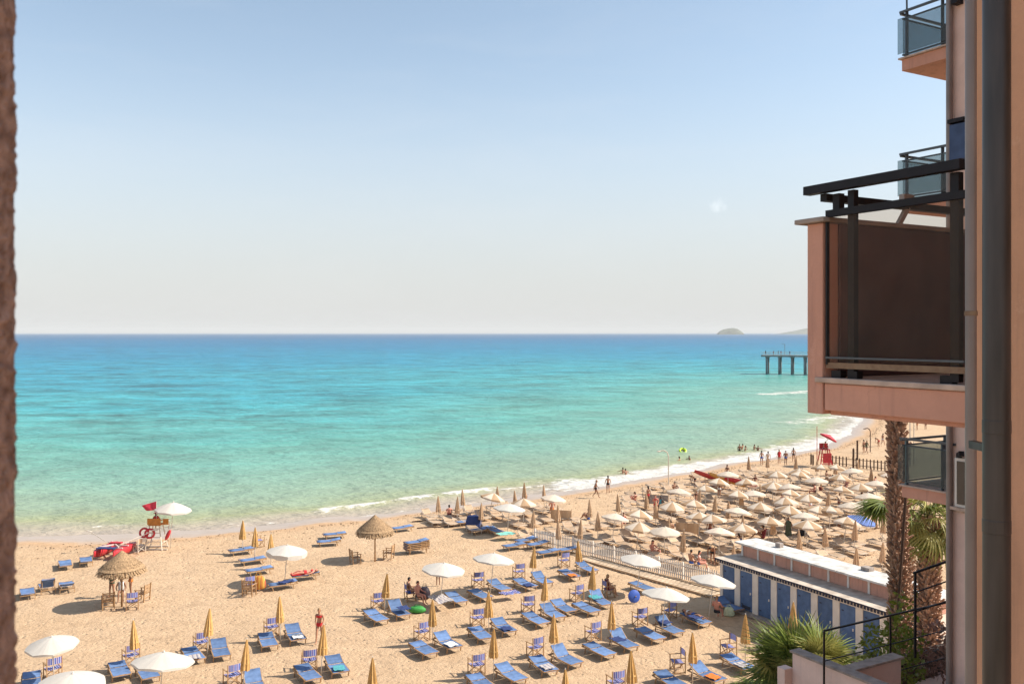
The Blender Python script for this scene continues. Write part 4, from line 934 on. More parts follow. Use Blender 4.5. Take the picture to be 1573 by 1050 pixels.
# a blue parasol among the cream ones
op = Proto(open_parasol('open_parasol', [mat('cornflower_canvas', (0.16, 0.24, 0.55), 0.85, 0.08, 3, trans=0.15)], 1.05, 2.14, 1.75, 8, 0.12)); op.put(top_at(1315, 788, 2.2), 0, 'only blue open parasol, among the cream ones near the tall palm', None, R(8), R(10))

# ================================================================== PEOPLE
SK = {'fair': (0.56, 0.32, 0.22), 'tan': (0.42, 0.215, 0.13), 'brown': (0.28, 0.135, 0.08), 'pink': (0.60, 0.27, 0.19)}
m_skin = {k: mat('skin_'+k, v, 0.6, 0.06, 6, spec=0.3) for k, v in SK.items()}
CLOTH = {'red': (0.60, 0.045, 0.05), 'black': (0.03, 0.03, 0.035), 'white': (0.72, 0.70, 0.67), 'blue': (0.06, 0.13, 0.40), 'green': (0.09, 0.22, 0.12), 'burgundy': (0.16, 0.03, 0.035), 'yellow': (0.70, 0.50, 0.06), 'olive': (0.10, 0.11, 0.07), 'teal': (0.10, 0.35, 0.38), 'orange': (0.62, 0.20, 0.05)}
m_cloth = {k: mat('cloth_'+k, v, 0.85, 0.12, 8, spec=0.1) for k, v in CLOTH.items()}
m_hair = {'dark': mat('dark_hair', (0.025, 0.016, 0.012), 0.6, 0.2, 30), 'fair': mat('fair_hair', (0.33, 0.20, 0.10), 0.6, 0.2, 30), 'straw': mat('straw_hat', (0.50, 0.35, 0.18), 0.8, 0.1, 30)}
POSES = {
 # pelvis, chest lean direction, then joints: knees, ankles, toes, elbows, wrists (right side +x, left side -x)
 'stand': dict(p=(0,0,.92), c=(0,.01,1.32), n=(0,0,1.47), h=(0,.03,1.60), k=[(.10,.03,.50),(-.10,.03,.50)], a=[(.11,-.02,.08),(-.11,-.02,.08)], t=[(.13,.15,.03),(-.13,.15,.03)], e=[(.25,-.02,1.13),(-.25,-.02,1.13)], w=[(.28,.06,.89),(-.28,.06,.89)], f=[(.28,.10,.79),(-.28,.10,.79)]),
 'walk': dict(p=(0,0,.90), c=(0,.04,1.30), n=(0,.05,1.45), h=(0,.09,1.58), k=[(.09,.18,.52),(-.09,.0,.50)], a=[(.09,.28,.10),(-.09,-.28,.17)], t=[(.10,.44,.05),(-.10,-.17,.04)], e=[(.24,-.16,1.13),(-.24,.10,1.13)], w=[(.26,-.20,.90),(-.22,.26,.95)], f=[(.26,-.19,.80),(-.20,.34,.88)]),
 'talk': dict(p=(0,0,.92), c=(0,.02,1.32), n=(0,.03,1.47), h=(.01,.06,1.60), k=[(.11,.05,.50),(-.09,-.02,.50)], a=[(.14,.02,.08),(-.10,-.06,.08)], t=[(.18,.18,.03),(-.12,.11,.03)], e=[(.27,.02,1.12),(-.27,-.05,1.14)], w=[(.18,.25,1.18),(-.20,.12,.98)], f=[(.15,.32,1.25),(-.14,.18,.96)]),
 'sit': dict(p=(0,-.06,.50), c=(0,-.12,.92), n=(0,-.10,1.07), h=(0,-.05,1.20), k=[(.12,.36,.52),(-.12,.36,.52)], a=[(.13,.44,.09),(-.13,.42,.09)], t=[(.15,.60,.03),(-.15,.58,.03)], e=[(.27,.0,.72),(-.27,.0,.72)], w=[(.22,.24,.68),(-.24,.24,.68)], f=[(.20,.33,.67),(-.22,.33,.67)]),
 'ground': dict(p=(0,0,.12), c=(0,-.10,.52), n=(0,-.06,.67), h=(0,.0,.80), k=[(.16,.42,.44),(-.16,.42,.42)], a=[(.12,.62,.09),(-.12,.60,.09)], t=[(.12,.77,.03),(-.12,.75,.03)], e=[(.27,.12,.42),(-.27,.12,.42)], w=[(.18,.34,.50),(-.18,.34,.48)], f=[(.13,.40,.50),(-.14,.40,.48)]),
 'bend': dict(p=(0,0,.88), c=(0,.30,1.13), n=(0,.42,1.18), h=(0,.54,1.18), k=[(.11,.06,.48),(-.11,.10,.48)], a=[(.12,-.04,.08),(-.12,.0,.08)], t=[(.13,.13,.03),(-.13,.17,.03)], e=[(.24,.36,.86),(-.24,.36,.86)], w=[(.18,.44,.62),(-.18,.46,.62)], f=[(.16,.47,.53),(-.16,.49,.53)]),
 'lie': dict(p=(0,0,.11), c=(0,.42,.13), n=(0,.57,.14), h=(0,.70,.16), k=[(.10,-.42,.13),(-.10,-.42,.22)], a=[(.12,-.82,.08),(-.10,-.78,.08)], t=[(.14,-.88,.19),(-.12,-.86,.18)], e=[(.30,.28,.09),(-.30,.28,.09)], w=[(.32,.05,.07),(-.30,.05,.08)], f=[(.31,-.04,.06),(-.28,-.03,.07)]),
 'swim': dict(p=(0,0,.70), c=(0,.08,1.10), n=(0,.09,1.25), h=(0,.13,1.38), k=[(.10,.05,.35),(-.10,.05,.35)], a=[(.11,-.02,.02),(-.11,-.02,.02)], t=[(.13,.12,.0),(-.13,.12,.0)], e=[(.40,.12,1.08),(-.38,.14,1.06)], w=[(.58,.22,1.02),(-.52,.30,1.00)], f=[(.66,.25,1.0),(-.58,.37,.99)])}
def body_mesh(pose, female):
    P_ = POSES[pose]; V = []; E = []; Rr_ = []
    def v(p, r, q=None):
        V.append(Vector(p)); Rr_.append(r if isinstance(r, tuple) else (r, r)); 
        if q is not None: E.append((q, len(V)-1))
        return len(V)-1
    p, c, nk, hd = [Vector(P_[k]) for k in ('p', 'c', 'n', 'h')]; up = (c-p).normalized(); sh = 0.165 if female else 0.19; hw = 0.10 if female else 0.09
    r0 = v(p, (0.15, 0.11) if female else (0.135, 0.105)); w_ = v(p+(c-p)*0.48, (0.112, 0.09) if female else (0.13, 0.10), r0); cc = v(c, (0.13, 0.105) if female else (0.155, 0.115), w_)
    ub = v(c+(nk-c)*0.55, (0.085, 0.075), cc); nn = v(nk, 0.052, ub); v(nk+(hd-nk)*0.55, 0.055, nn)
    for s, i in ((1, 0), (-1, 1)):
        S = c+(nk-c)*0.42+Vector((s*sh, 0, 0)); a_ = v(S, 0.058 if female else 0.066, cc); e_ = v(P_['e'][i], 0.040 if female else 0.046, a_); w2 = v(P_['w'][i], 0.027, e_)
        f_ = Vector(P_['f'][i]); W2 = Vector(P_['w'][i]); d = (f_-W2).normalized(); pl = v(W2+d*0.055, (0.036, 0.020), w2)
        sd = d.cross(Vector((s, 0.3, 0.2))).normalized()
        for k, (o_, ln) in enumerate(((-0.03, 0.075), (-0.01, 0.088), (0.011, 0.082), (0.03, 0.062))):
            b_ = v(W2+d*(0.062+ln*0.55)+sd*o_, 0.0095, pl); v(W2+d*(0.058+ln)+sd*o_-Vector((s*0.012, 0, 0)), 0.008, b_)
        tb = v(W2+d*0.045+sd*-0.052, 0.010, pl); v(W2+d*0.075+sd*-0.062, 0.009, tb)
        H_ = p+Vector((s*hw, 0, -0.03)) if pose not in ('sit', 'ground', 'lie') else p+Vector((s*hw, 0.04 if pose != 'lie' else -0.06, 0))
        hp = v(H_, 0.098 if female else 0.092, r0); kk = v(P_['k'][i], 0.056, hp); an = v(P_['a'][i], 0.036, kk); v(P_['t'][i], (0.036, 0.026), an)
    me = bpy.data.meshes.new('b'); me.from_pydata(V, E, []); o = bpy.data.objects.new('b', me); COL.objects.link(o)
    md = o.modifiers.new('s', 'SKIN'); md.use_smooth_shade = True
    for i, r_ in enumerate(Rr_): me.skin_vertices[0].data[i].radius = r_
    for d_ in me.skin_vertices[0].data: d_.use_root = False
    me.skin_vertices[0].data[0].use_root = True
    o.modifiers.new('u', 'SUBSURF').levels = 1
    dg = bpy.context.evaluated_depsgraph_get(); dg.update(); m2_ = bpy.data.meshes.new_from_object(o.evaluated_get(dg)); bpy.data.objects.remove(o)
    mb = MB(); mb.v = [tuple(x.co) for x in m2_.vertices]; mb.f = [tuple(q.vertices) for q in m2_.polygons]; mb.m = [0]*len(mb.f)
    # head with face, rotated to look along the body's facing
    lie = pose == 'lie'; rot = Matrix.Rotation(R(90), 3, 'X') if lie else (Matrix.Rotation(R(-55), 3, 'X') if pose == 'bend' else Matrix.Identity(3))
    if lie: rot = Matrix.Rotation(R(-90), 3, 'X') @ Matrix.Rotation(R(180), 3, 'Z'); rot = Matrix(((1,0,0),(0,0,1),(0,1,0)))
    mb.ell(hd, (0.075, 0.092, 0.115), 14, 10, rot)
    for e_, rr in (((0, 0.098, -0.01), (0.013, 0.018, 0.022)), ((0, 0.080, -0.055), (0.026, 0.012, 0.009)), ((0.076, 0, -0.005), (0.012, 0.022, 0.03)), ((-0.076, 0, -0.005), (0.012, 0.022, 0.03)), ((0.028, 0.083, 0.02), (0.012, 0.010, 0.008)), ((-0.028, 0.083, 0.02), (0.012, 0.010, 0.008)), ((0, 0.05, -0.09), (0.035, 0.035, 0.025))):
        mb.ell(hd+rot @ Vector(e_), rr, 6, 5, rot)
    return mb, P_, rot, up
def ring_band(c0, c1, r0, r1, mats, name, parent, n=14):
    c0, c1 = Vector(c0), Vector(c1); d = (c1-c0).normalized(); x = Vector((1, 0, 0)); y = d.cross(x).normalized(); mb = MB(); V = []
    prof = [(0, 0.97), (0.08, 1), (0.5, (1+1)/2), (0.92, 1), (1, 0.97)]
    for u, s in prof:
        rx = (r0[0]*(1-u)+r1[0]*u)*s; ry = (r0[1]*(1-u)+r1[1]*u)*s; cc = c0.lerp(c1, u)
        for k in range(n): a = 2*math.pi*k/n; V.append(cc+x*math.cos(a)*rx+y*math.sin(a)*ry)
    F = [(j*n+k, j*n+(k+1) % n, (j+1)*n+(k+1) % n, (j+1)*n+k) for j in range(len(prof)-1) for k in range(n)]
    mb.add(V, F); return mb.build(name, mats, parent, smooth=True)
BM = {}
def person(label, loc, rotz, pose='stand', female=True, skin='tan', hair='dark', top=None, bottom='black', hat=None, skirt=False, shirt=False, group=None, scale=1.0, robe=None, long_hair=None):
    t = thing('person', label, 'person', loc, rotz, group); t.scale = (scale,)*3; key = (pose, female)
    if key not in BM:
        mb, P_, rot, up = body_mesh(pose, female); BM[key] = (mb.mesh('body', m_skin['tan'], True), P_, rot, up)
    me, P_, rot, up = BM[key]; b = obj('body', me, t); b.material_slots[0].link = 'OBJECT'; b.material_slots[0].material = m_skin[skin]
    hd = Vector(P_['h']); p, c, nk = Vector(P_['p']), Vector(P_['c']), Vector(P_['n'])
    mb = MB(); V = []; n_, m_ = 12, 6
    for j in range(m_+1):
        th = math.pi*0.60*j/m_
        for k in range(n_):
            a = 2*math.pi*k/n_; back = -math.sin(a); lift = 1.0 if back > -0.2 else 0.62
            V.append(hd+rot @ Vector((math.sin(th*lift)*math.cos(a)*0.086, math.sin(th*lift)*math.sin(a)*0.103-0.006, math.cos(th*lift)*0.128)))
    mb.add(V, [(j*n_+k, (j+1)*n_+k, (j+1)*n_+(k+1) % n_, j*n_+(k+1) % n_) for j in range(m_) for k in range(n_)])
    if long_hair or (female and long_hair is None): mb.ell(hd+rot @ Vector((0, -0.075, -0.10)), (0.065, 0.04, 0.12), 8, 6, rot)
    mb.build('hair', m_hair[hair], t, smooth=True)
    if hat: q = MB(); q.lathe([(0.20, 0.0), (0.10, 0.012), (0.095, 0.08), (0.05, 0.10), (0.0, 0.10)], 16, hd+Vector((0, 0, 0.055))); q.build('hat', m_cloth[hat] if hat in m_cloth else m_hair['straw'], t)
    d = (c-p)
    if robe:
        q = MB(); q.lathe([(0.27, 0.25), (0.24, 0.6), (0.19, 0.95), (0.20, 1.25), (0.17, 1.40), (0.08, 1.47)], 16, (0, 0, 0), lambda a, z, j: 1+0.06*math.sin(5*a)); q.build('robe', m_cloth[robe], t, smooth=True); return t
    if bottom:
        wv = Vector((0, 0, -0.085)) if pose not in ('lie',) else Vector((0, -0.09, 0))
        ring_band(p+wv*(1.0 if not skirt else 3.0), p+d.normalized()*0.085, (0.185, 0.135) if not skirt else (0.24, 0.19), (0.155, 0.12), m_cloth[bottom], 'skirt' if skirt else 'swim_bottoms', t)
    if top and shirt: ring_band(p+d.normalized()*0.05, c+d.normalized()*0.12, (0.165, 0.13), (0.17, 0.125), m_cloth[top], 'shirt', t)
    elif top: ring_band(c-d.normalized()*0.05, c+d.normalized()*0.055, (0.15, 0.13), (0.152, 0.13), m_cloth[top], 'bikini_top', t)
    return t
CAMDIR = R(180)
person('barefoot woman in a red bikini walking across the empty sand', at(491, 986), R(175), 'walk', True, 'tan', 'fair', 'red', 'red', long_hair=False, scale=1.03)
t_ = at(630, 921); ch_ = dchair.put(t_, R(-70), 'director chair carrying the man left under the couple\'s white parasol', GC)
person('bare chested man leaning back in a chair left of the couple\'s white parasol', t_+Vector((0, 0, 0.02)), R(-70), 'sit', False, 'tan', 'dark', None, 'blue')
person('pink skinned person sitting on the lounger end beside the man in the chair', at(643, 927)+Vector((0, 0, 0.0)), R(-120), 'sit', False, 'pink', 'dark', None, 'black')
person('child standing beyond the white parasol of the couple', at(673, 899), R(10), 'stand', False, 'brown', 'dark', None, 'olive', scale=0.78)
person('person in a straw hat standing left under the left straw parasol', at(172, 917), R(160), 'talk', True, 'tan', 'dark', 'olive', 'olive', hat='straw', shirt=True)
person('dark haired person seated in the middle under the left straw parasol', at(186, 921), R(200), 'sit', True, 'brown', 'dark', 'white', 'white', shirt=True)
person('shirtless person standing right of the pole under the left straw parasol', at(201, 914), R(120), 'stand', False, 'brown', 'dark', None, 'orange')
person('sunburnt person lying in red swimwear on a lounger right of the fringed parasol', at(469, 881, 0.36), HB-R(8), 'lie', True, 'pink', 'fair', 'red', 'red')
b0 = at(935, 916); dchair.put(b0, R(-70), 'director chair under the woman in burgundy', GC)
person('woman in burgundy reclining in a chair beside the round blue pop-up tent', b0+Vector((0, 0, 0.02)), R(-70), 'sit', True, 'tan', 'fair', 'burgundy', 'burgundy', shirt=True)
person('woman lying on her blue lounger between two white parasols near the huts', at(1066, 947, 0.38), HA+R(6), 'lie', True, 'tan', 'dark', 'white', 'blue')
person('man with a sunburnt back sitting on a lounger edge by the first hut', at(1102, 949)+Vector((0, 0, -0.08)), R(-35), 'sit', False, 'pink', 'fair', None, 'black')
person('woman in a burgundy dress sitting by the yellow towel', at(1172, 826), R(60), 'ground', True, 'brown', 'dark', 'burgundy', 'burgundy', shirt=True, scale=1.15)
person('person in a long olive robe standing left of a similar one, before the hut roofs', at(1211, 829), R(170), 'stand', True, 'brown', 'dark', robe='olive')
person('person in a long black robe standing right of the olive robed one', at(1234, 827), R(190), 'stand', True, 'brown', 'dark', robe='black')
person('sitting woman with pink back in front of the end of the picket fence', at(1003, 852), R(-150), 'ground', True, 'pink', 'dark', None, 'red', scale=1.15)
person('sitting dark haired bather behind the right end of the picket fence', at(1063, 874), R(-60), 'sit', False, 'tan', 'dark', None, 'blue')
person('seated bather turned right, next to the dark haired one by the fence', at(1076, 876), R(-100), 'sit', True, 'pink', 'dark', 'white', 'blue')
person('person bending over a bag near the corner of the first hut', at(1095, 866), R(150), 'bend', False, 'brown', 'dark', None, 'black')
person('person standing alone behind the blue parasol', at(1345, 812), R(20), 'stand', False, 'brown', 'dark', 'olive', 'black', shirt=True)
sh = [((915, 764), 'walk', 'lone bather strolling on the wet sand, leftmost by the foam', 'brown', None, 'black', -90), ((934, 757), 'stand', 'bather in dark trunks standing at the foam edge', 'tan', None, 'black', 0),
 ((996, 775), 'stand', 'bather standing behind the first two closed parasols on the sand edge', 'brown', None, 'red', 40), ((1007, 790), 'talk', 'person in red shorts standing among beige parasols', 'pink', 'red', 'red', 170),
 ((1068, 748), 'bend', 'bather bending beside the left kayak', 'brown', None, 'black', 100), ((1117, 738), 'stand', 'person standing behind the orange kayak', 'brown', 'black', 'black', 200), ((1036, 754), 'ground', 'bather sitting near the shower pole', 'tan', None, 'blue', 190),
 ((1170, 714), 'stand', 'small figure standing left of the trio at the water edge', 'tan', None, 'blue', 0), ((1197, 712), 'stand', 'left one of the trio standing at the water edge, in red', 'tan', 'red', 'red', 10), ((1207, 714), 'talk', 'middle one of the trio at the water edge', 'brown', None, 'blue', 180),
 ((1219, 709), 'stand', 'right one of the trio at the water edge, black trunks', 'tan', None, 'black', 0), ((1327, 695), 'stand', 'left person of the pair by the curved pole', 'tan', None, 'olive', 30), ((1331, 696), 'walk', 'right person of the pair by the curved pole', 'brown', 'olive', 'olive', 200),
 ((1350, 686), 'bend', 'bather bending forward on the wet sand right of the curved pole', 'tan', None, 'red', 110), ((1356, 684), 'walk', 'bather stepping away behind the bending one', 'tan', None, 'white', -60), ((1422, 659), 'stand', 'person in dark clothes on the sand seen above the lower balcony', 'brown', 'black', 'black', 10),
 ((1429, 650), 'walk', 'left one of two walkers on the far sand right of the palm', 'brown', None, 'red', 60), ((1434, 649), 'walk', 'right one of two walkers on the far sand right of the palm', 'tan', 'red', 'black', 80), ((1409, 660), 'stand', 'child on the far sand just right of the palm top', 'tan', None, 'orange', 80),
 ((988, 800), 'ground', 'woman sitting near the striped towel left of the crowd', 'pink', 'white', 'white', 150), ((1091, 830), 'stand', 'person standing under the front row of cream parasols', 'brown', None, 'burgundy', 10), ((1142, 826), 'sit', 'dark haired sunbather behind the front closed parasol', 'brown', None, 'blue', 30),
 ((1185, 757), 'ground', 'group member in dark clothes sitting in mid-crowd left', 'brown', 'black', 'black', 120), ((1250, 762), 'sit', 'left of two sitting bathers in mid-crowd, in pink', 'pink', None, 'burgundy', 60), ((1262, 764), 'sit', 'right of two sitting bathers in mid-crowd, black hair', 'tan', 'burgundy', 'black', -60),
 ((1279, 742), 'ground', 'dark bather half hidden by a cream parasol near the dark fence', 'brown', None, 'black', 30), ((1307, 736), 'sit', 'bather in black near the dark fence corner', 'brown', 'black', 'black', -20), ((1290, 772), 'ground', 'bather resting right of the mid-crowd pair', 'tan', None, 'red', 200),
 ((904, 797), 'ground', 'bather in blue sitting by the beginning of the crowd', 'tan', 'blue', 'blue', 60), ((848, 789), 'sit', 'person in orange trunks by the beige cabin cloth', 'pink', None, 'orange', 0), ((1014, 785), 'sit', 'seated bather in a pale blue shirt amid beige loungers', 'brown', 'teal', 'blue', 130),
 ((690, 791), 'ground', 'hunched bather sitting alone at the water edge', 'pink', None, 'burgundy', 10), ((806, 777), 'sit', 'bather in blue sitting under the small cream parasol', 'tan', None, 'blue', 40)]
for i, (q_, pose, lab, skn, top_, bot_, rz) in enumerate(sh):
    gp = at(*q_); s_ = float(shore(np.array([gp.x]), np.array([gp.y]))[0]); gp.z = -0.1*max(0, s_)-0.02 if s_ > 0 else -0.01
    person(lab, gp, R(rz), pose, i % 3 != 0, skn, 'dark' if i % 4 else 'fair', top_, bot_, shirt=bool(top_) and i % 2 == 0)
for i, (q_, lab, cl) in enumerate([((957, 727), 'bather wading waist deep left of the shower pole', 'black'), ((962, 729), 'second head beside the wading bather left of the shower pole', 'blue'), ((1045, 706), 'swimmer nearest the yellow float ring', 'black'), ((1060, 705), 'swimmer right below the yellow float ring', 'blue'), ((1051, 692), 'swimmer holding the yellow float ring', 'black'),
      ((1136, 692), 'left bather of the three standing in shallow water', 'black'), ((1140, 689), 'middle bather of the three standing in shallow water', 'red'), ((1144, 692), 'right bather of the three standing in shallow water', 'blue'), ((1158, 690), 'left bather of the pair in the shallows', 'black'), ((1164, 692), 'right bather of the pair in the shallows', 'blue')]):
    g_ = at(q_[0], q_[1], -0.45); g_.z = -0.5-0.75-(0.25 if 2 <= i <= 4 else 0); person(lab, g_, R(36*i), 'swim' if i != 5 else 'stand', i % 2 == 0, ('tan', 'brown')[i % 2], 'dark', None, cl)
crowd = [(958, 812), (1040, 790), (1085, 812), (1120, 800), (1160, 742), (1200, 780), (1218, 755), (1232, 738), (1245, 790), (1290, 810), (1325, 778), (1345, 745), (1070, 775), (1105, 765), (975, 770), (1030, 825), (1135, 838), (1300, 752), (1180, 715), (1270, 735)]
lp_ = locus(crowd); kinds = [('sit', 'red'), ('ground', 'blue'), ('sit', 'black'), ('stand', 'white'), ('ground', 'burgundy')]
for i, (x, y) in enumerate(crowd):
    ps, cl = kinds[i % 5]; wd = {'sit': 'bather sitting on a lounger', 'ground': 'bather sitting on the sand', 'stand': 'bather standing'}[ps]
    person(f'{wd}, {cl} swimwear, {lp_[i][0]} {lp_[i][1]}', at(x, y), R(rnd.uniform(0, 360)), ps, i % 2 == 0, ('tan', 'brown', 'pink')[i % 3], 'dark', cl if i % 2 == 0 else None, cl)
# yellow float ring
def torus(R_, r_, n=20, m=8):
    q = MB(); V = [((R_+r_*math.cos(b))*math.cos(a), (R_+r_*math.cos(b))*math.sin(a), r_*math.sin(b)) for a in [2*math.pi*i/n for i in range(n)] for b in [2*math.pi*j/m for j in range(m)]]
    F = [(i*m+j, ((i+1) % n)*m+j, ((i+1) % n)*m+(j+1) % m, i*m+(j+1) % m) for i in range(n) for j in range(m)]; q.add(V, F); return q
o = torus(0.42, 0.14).build('float_ring', mat('neon_vinyl', (0.55, 0.75, 0.05), 0.35, 0.05, 3, spec=0.5), None, True, at(1049, 692, -0.4)); o.rotation_euler = (R(35), 0, 0); tag(o, 'neon yellow float ring on the water', 'float ring')

# ================================================================== LIFEGUARD POST, BOATS
m_red = mat('red_paint', (0.55, 0.035, 0.045), 0.45, 0.12, 3, spec=0.4); m_redf = mat('red_flag_cloth', (0.62, 0.05, 0.08), 0.8, 0.1, 4, trans=0.2); m_orangep = mat('orange_board', (0.55, 0.22, 0.045), 0.7, 0.1, 5); m_pinkw = mat('faded_white_pink', (0.66, 0.52, 0.48), 0.6, 0.08, 3)
L0 = at(240, 842); lp = thing('lifeguard_stand', 'wooden lifeguard high chair at the waterline on the left', 'lifeguard chair', L0)
for sx in (-1, 1):
    for sy in (-1, 1): q = MB(); q.bar((sx*0.62, sy*0.55, 0), (sx*0.34, sy*0.30, 1.75), 0.06); q.build('leg', m_frw, lp)
    q = MB(); q.bar((sx*0.50, -0.55, 0.45), (sx*0.50, 0.55, 0.45), 0.05); q.build('brace', m_frw, lp)
    q = MB(); q.bar((sx*0.40, -0.35, 2.05), (sx*0.40, 0.38, 2.05), 0.07, 0.04); q.build('armrest', m_orangep, lp)
for k in range(5): q = MB(); q.bar((-0.58+0.05*k, -0.53+0.045*k, 0.30+0.30*k), (0.58-0.05*k, -0.53+0.045*k, 0.30+0.30*k), 0.05, 0.04); q.build('rung', m_frw, lp)
q = MB(); q.box((0, 0, 1.75), (0.85, 0.8, 0.06)); q.build('seat', m_orangep, lp)
q = MB(); q.box((0, -0.42, 2.02), (0.95, 0.04, 0.44)); q.build('backrest', m_orangep, lp)
q = MB(); q.box((0.72, -0.1, 1.95), (0.40, 0.04, 0.42)); q.build('side_board', m_orangep, lp)
q = MB(); q.bar((-0.95, -0.45, 0.04), (0.95, -0.45, 0.04), 0.08); q.bar((-0.7, 0.5, 0.04), (0.7, 0.5, 0.04), 0.08); q.build('base_beam', m_frw, lp)
person('lifeguard in a red top sitting on the high chair at the left', L0+Vector((0.02, -0.02, 1.32)), R(10), 'sit', True, 'tan', 'dark', 'red', 'red', hat='red', shirt=True)
o = wpar.put(L0+Vector((0.98, 0.05, 0)), 0.3, 'high white parasol beside the lifeguard chair on the left', GW, R(3), R(4)); o.scale = (1.03, 1.03, 1.38)
for k, (x, z, lab) in enumerate(((-0.62, 1.28, 'left'), (-0.22, 1.22, 'right'))):
    o = torus(0.30, 0.075).build('life_buoy', m_red, None, True, L0+Vector((x, -0.62, z))); o.rotation_euler = (R(75), 0, R(20*k)); tag(o, lab+' red life buoy hanging on the lifeguard chair', 'life buoy')
q = MB(); V = []; F = []
for i in range(9):
    for j in range(7): u, v_ = i/8, j/6; V.append((-u*1.0*(1-0.25*v_), 0.10*math.sin(5*u+2*v_)*u, 0.0-v_*0.62*(1-u*0.35)-u*0.28))
for i in range(8):
    for j in range(6): k = i*7+j; F.append((k, k+1, k+8, k+7))
fl = thing('red_flag', 'red flag flying from the lifeguard chair', 'flag', L0+Vector((0.12, -0.3, 1.75))); q.add(V, F); q.build('flag_cloth', m_redf, fl, True, (0, 0, 1.7)); q = MB(); q.tube((0.015, 0, 0), (0.015, 0, 1.72), 0.018); q.build('flag_pole', m_pole, fl)
o = thing('rescue_buoy', 'red rescue float tied to the parasol pole by the lifeguard', 'rescue float', L0+Vector((0.88, -0.12, 0.75))); q = MB(); q.ell((0, 0, 0.25), (0.14, 0.10, 0.42), 10, 8, Matrix.Rotation(R(25), 3, 'Y')); q.build('float_body', m_red, o, True); q = MB(); q.path([(0, 0, 0.6), (0.05, 0.02, 0.85), (0.1, 0.1, 1.1)], 0.012); q.build('strap', m_red, o)
dc2 = director_chair('director_chair', m_bstripe, m_frw); dc2.location = at(214, 847); dc2.rotation_euler = (0, 0, R(60)); tag(dc2, 'pale director chair between the rescue boat and the lifeguard chair', 'chair', GC)
# rescue catamaran
def hull(Lh, w, h, n=14):
    q = MB(); V = []; S = [(-0.5, 1), (-0.42, 0.55), (-0.2, 0.06), (0.2, 0.06), (0.42, 0.55), (0.5, 1), (0.3, 1.02), (-0.3, 1.02)]
    for i in range(n+1):
        u = i/n; y = (u-0.5)*Lh; f = min(1, (math.sin(math.pi*u)+0.02))**0.5; rise = 0.30*h*(abs(2*u-1)**3)
        for (x, z) in S: V.append((x*w*f, y, rise+z*h*(1-0.35*abs(2*u-1)**4)))
    k = len(S); F = [(i*k+j, i*k+(j+1) % k, (i+1)*k+(j+1) % k, (i+1)*k+j) for i in range(n) for j in range(k)]; F += [tuple(range(k)), tuple(range(n*k+k-1, n*k-1, -1))]; q.add(V, F); return q
bt = thing('rescue_catamaran', 'red two-hulled rescue rowing boat pulled up on the left sand', 'boat', at(177, 852)+Vector((0, 0, 0.02)), R(-4)); bt.scale = (0.95, 0.95, 1.25)
for s in (-1, 1): hull(3.3, 0.55, 0.46).build('hull', m_red, bt, True, (s*0.72, 0, 0.02))
for y in (-0.85, 0.0, 0.85): q = MB(); q.bar((-1.0, y, 0.53), (1.0, y, 0.53), 0.10, 0.05); q.build('crossbar', m_pinkw, bt)
q = MB(); q.bar((-0.7, -0.85, 0.58), (0.7, 0.85, 0.58), 0.07); q.bar((0.7, -0.85, 0.59), (-0.7, 0.85, 0.59), 0.07); q.build('cross_frame', m_pinkw, bt)
q = MB(); q.box((0, 0.1, 0.66), (0.9, 0.34, 0.07)); q.build('bench', m_red, bt)
q = MB(); q.box((0, -1.25, 0.60), (1.3, 0.5, 0.05)); q.build('stern_board', m_navy, bt)
for s in (-1, 1):
    oa = MB(); oa.tube((s*0.9, 0.2, 0.72), (s*2.15, 0.9+s*0.3, 1.12), 0.022); oa.box((s*2.35, 1.0+s*0.34, 1.18), (0.45, 0.16, 0.03), Matrix.Rotation(s*R(25), 3, 'Z')); oa.build('oar', m_frw, bt)
# kayaks in the crowd
m_kr, m_ko = mat('kayak_red', (0.58, 0.05, 0.04), 0.4, 0.1, 3, spec=0.5), mat('kayak_orange', (0.72, 0.33, 0.06), 0.4, 0.08, 3, spec=0.5)
for (px, py, rz, m_, lab, tilt, Lk) in ((1093, 745, 70, m_kr, 'long red kayak, leftmost of the boats amid the crowd', 16, 3.8), (1116, 749, 52, m_ko, 'orange and yellow kayak in the middle of the crowd', 12, 4.0), (1104, 737, 100, m_kr, 'small red kayak lying behind the orange one', 3, 2.4), (1137, 752, 66, m_red, 'dark red boat right of the orange kayak', 8, 3.2)):
    kt = thing('kayak', lab, 'kayak', at(px, py)+Vector((0, 0, 0.55 if tilt > 5 else 0.1)), R(rz)); kt.rotation_euler = (R(tilt), R(14), R(rz)); hull(Lk, 1.05, 0.45, 16).build('hull', m_, kt, True)
    q = MB(); q.lathe([(0.30, 0.40), (0.26, 0.44), (0.20, 0.40), (0.18, 0.25)], 14, (0, 0, 0)); c_ = q.build('cockpit', m_dark, kt, True); c_.scale = (0.75, 1.6, 1)
    q = MB(); q.box((0, 0, 0.04), (0.5, 0.1, 0.5)); q.build('trestle', m_frw, kt, loc=(0, -Lk*0.28, -0.45))
